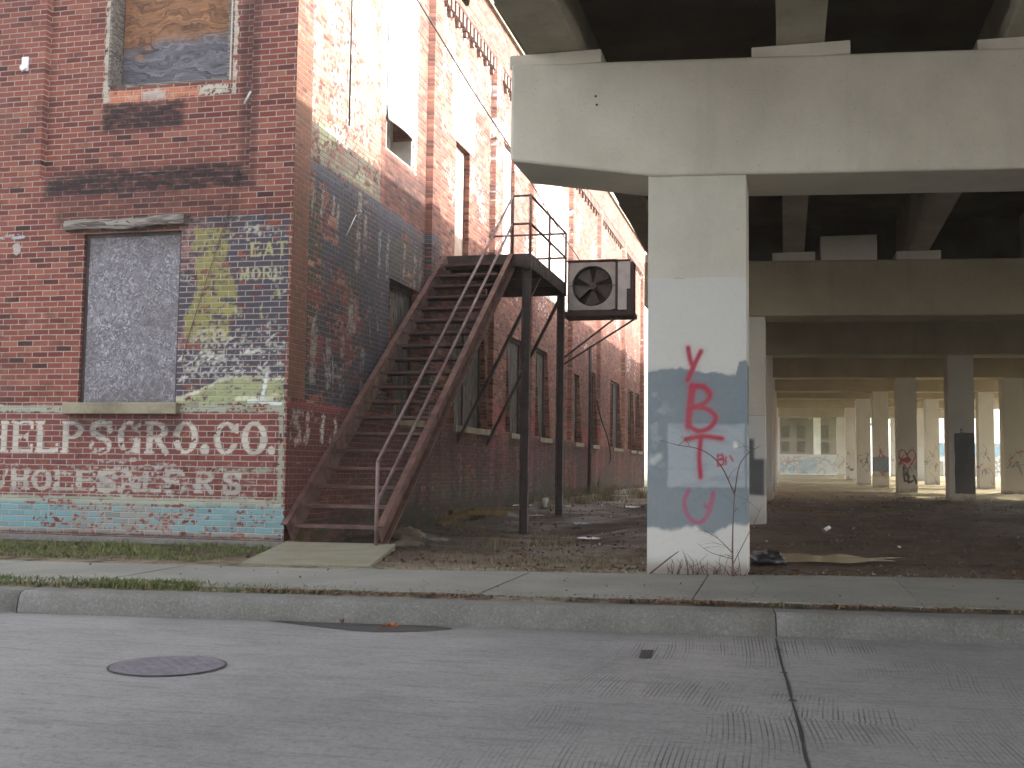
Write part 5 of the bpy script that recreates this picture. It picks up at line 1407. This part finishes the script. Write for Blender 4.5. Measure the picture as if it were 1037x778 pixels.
# sapling and dead weeds at the painted column
sp = MB(); r = random.Random(4)
def twig(p, pts, r0, lev=0):
    l = smooth_line([Vector(p)]+[Vector(q) for q in pts], 4)
    sp.tube([tuple(q) for q in l], [r0*.75*(1-.75*i/len(l)) for i in range(len(l))], 5)
    if lev < 2:
        for i in range(2, len(l)-1, 2):
            if r.random() < (.55 if lev == 0 else .4):
                q = Vector(l[i]); d = Vector((r.uniform(-1,1),r.uniform(-.3,.3),r.uniform(-.1,.6))).normalized()
                L_ = r.uniform(.1,.28)*(1-.3*lev)
                twig(q, [q+d*L_*.5+Vector((0,0,.02)), q+d*L_], r0*.4, lev+1)
bx, by = -.44, 9.74
twig((bx,by,-.02), [(bx+.0,by,.35),(bx+.02,by-.02,.75)], .013)
twig((bx+.02,by-.02,.70), [(bx-.10,by-.02,.95),(bx-.26,by-.03,1.08),(bx-.46,by-.03,1.12),(bx-.62,by-.02,1.16)], .009)
twig((bx+.02,by-.02,.72), [(bx+.06,by-.02,.95),(bx+.14,by-.02,1.06),(bx+.24,by-.03,1.12)], .008)
twig((bx,by,.2), [(bx-.12,by-.03,.32),(bx-.25,by-.03,.4)], .006)
twig((bx,by,.1), [(bx+.10,by-.02,.3),(bx+.2,by-.02,.5),(bx+.25,by,.62)], .006)
twig((bx,by,.15), [(bx-.18,by-.02,.2),(bx-.3,by-.05,.28)], .005)
o = sp.build('bare_sapling', M_TWIG); tag(o,'thin leafless sapling growing in front of the painted column','sapling')
sp = MB()
for k in range(46):
    x = RNG.uniform(-1.0,-.36); y = 9.70+.114*(x+1.19)+RNG.uniform(-.02,.06); h_ = RNG.uniform(.05,.24)
    d = Vector((RNG.normal()*.5,RNG.normal()*.2,1)).normalized()
    sp.tube([(x,y,-.02),tuple(Vector((x,y,0))+d*h_*.6),tuple(Vector((x,y,0))+d*h_+Vector((RNG.normal()*.04,0,0)))],[.004,.003,.001],4)
sp.tube([(-1.15,9.74,.0),(-.98,9.75,.14),(-.90,9.76,.20)],[.008,.006,.003],5)
o = sp.build('dead_weed', M_TWIG); tag(o,'reddish dead weed stalks along the base of the painted column','weed')

# ------------------------------------------------------------------ light, sky, camera
EL, BE = math.radians(29.), math.radians(27.)
S = Vector((math.cos(EL)*math.cos(BE), math.cos(EL)*math.sin(BE), math.sin(EL)))
sun = bpy.data.lights.new('sun', 'SUN'); sun.energy = 2.0; sun.angle = math.radians(.55); sun.color = (1.,.93,.82)
so = bpy.data.objects.new('sun', sun); COL.objects.link(so); so.rotation_euler = S.to_track_quat('Z','Y').to_euler(); so.location = (30,20,30)
W = bpy.data.worlds.new('World'); scene.world = W; W.use_nodes = True
nt = W.node_tree; nt.nodes.clear()
sky = nt.nodes.new('ShaderNodeTexSky'); sky.sky_type = 'NISHITA'; sky.sun_disc = False
sky.sun_elevation = EL; sky.sun_rotation = math.atan2(S.x, S.y); sky.air_density = 1.; sky.dust_density = 4.; sky.ozone_density = 1.
bg = nt.nodes.new('ShaderNodeBackground'); bg.inputs[1].default_value = .15
wo = nt.nodes.new('ShaderNodeOutputWorld'); hs = nt.nodes.new('ShaderNodeHueSaturation'); hs.inputs['Saturation'].default_value = .24; nt.links.new(sky.outputs[0], hs.inputs['Color']); nt.links.new(hs.outputs[0], bg.inputs[0]); nt.links.new(bg.outputs[0], wo.inputs[0])

hz = MB().box((-420,-420,-1.3),(420,520,13.5)).build('haze', None)
hm = bpy.data.materials.new('haze_air'); hm.use_nodes = True; hm.node_tree.nodes.clear()
pv = hm.node_tree.nodes.new('ShaderNodeVolumePrincipled'); pv.inputs['Color'].default_value = (.95,.91,.83,1); pv.inputs['Density'].default_value = .0013; pv.inputs['Anisotropy'].default_value = .35
ho = hm.node_tree.nodes.new('ShaderNodeOutputMaterial'); hm.node_tree.links.new(pv.outputs[0], ho.inputs['Volume'])
hz.data.materials.append(hm); tag(hz, 'thin pale haze in the damp air', 'haze', kind='stuff')

cam = bpy.data.cameras.new('camera'); co = bpy.data.objects.new('camera', cam); COL.objects.link(co); scene.camera = co
yaw, pitch, roll = math.radians(13.8835), math.radians(4.3603), .0130
r0 = Vector((math.cos(yaw), math.sin(yaw), 0)); fw = Vector((-math.sin(yaw)*math.cos(pitch), math.cos(yaw)*math.cos(pitch), math.sin(pitch)))
u0 = r0.cross(fw); rt = r0*math.cos(roll)+u0*math.sin(roll); up = u0*math.cos(roll)-r0*math.sin(roll)
from mathutils import Matrix
M4 = Matrix(((rt.x,up.x,-fw.x,0),(rt.y,up.y,-fw.y,0),(rt.z,up.z,-fw.z,.9),(0,0,0,1)))
co.matrix_world = M4
cam.sensor_fit = 'HORIZONTAL'; cam.sensor_width = 36; cam.lens = 36*1120/1037; cam.clip_start = .05; cam.clip_end = 3000
vs_ = scene.view_settings; vs_.view_transform = 'Standard'; vs_.look = 'None'; vs_.exposure = 2.74; vs_.gamma = 1
scene.render.engine = 'CYCLES'; scene.cycles.use_denoising = True
scene.cycles.max_bounces = 8; scene.cycles.diffuse_bounces = 6; scene.cycles.volume_bounces = 1
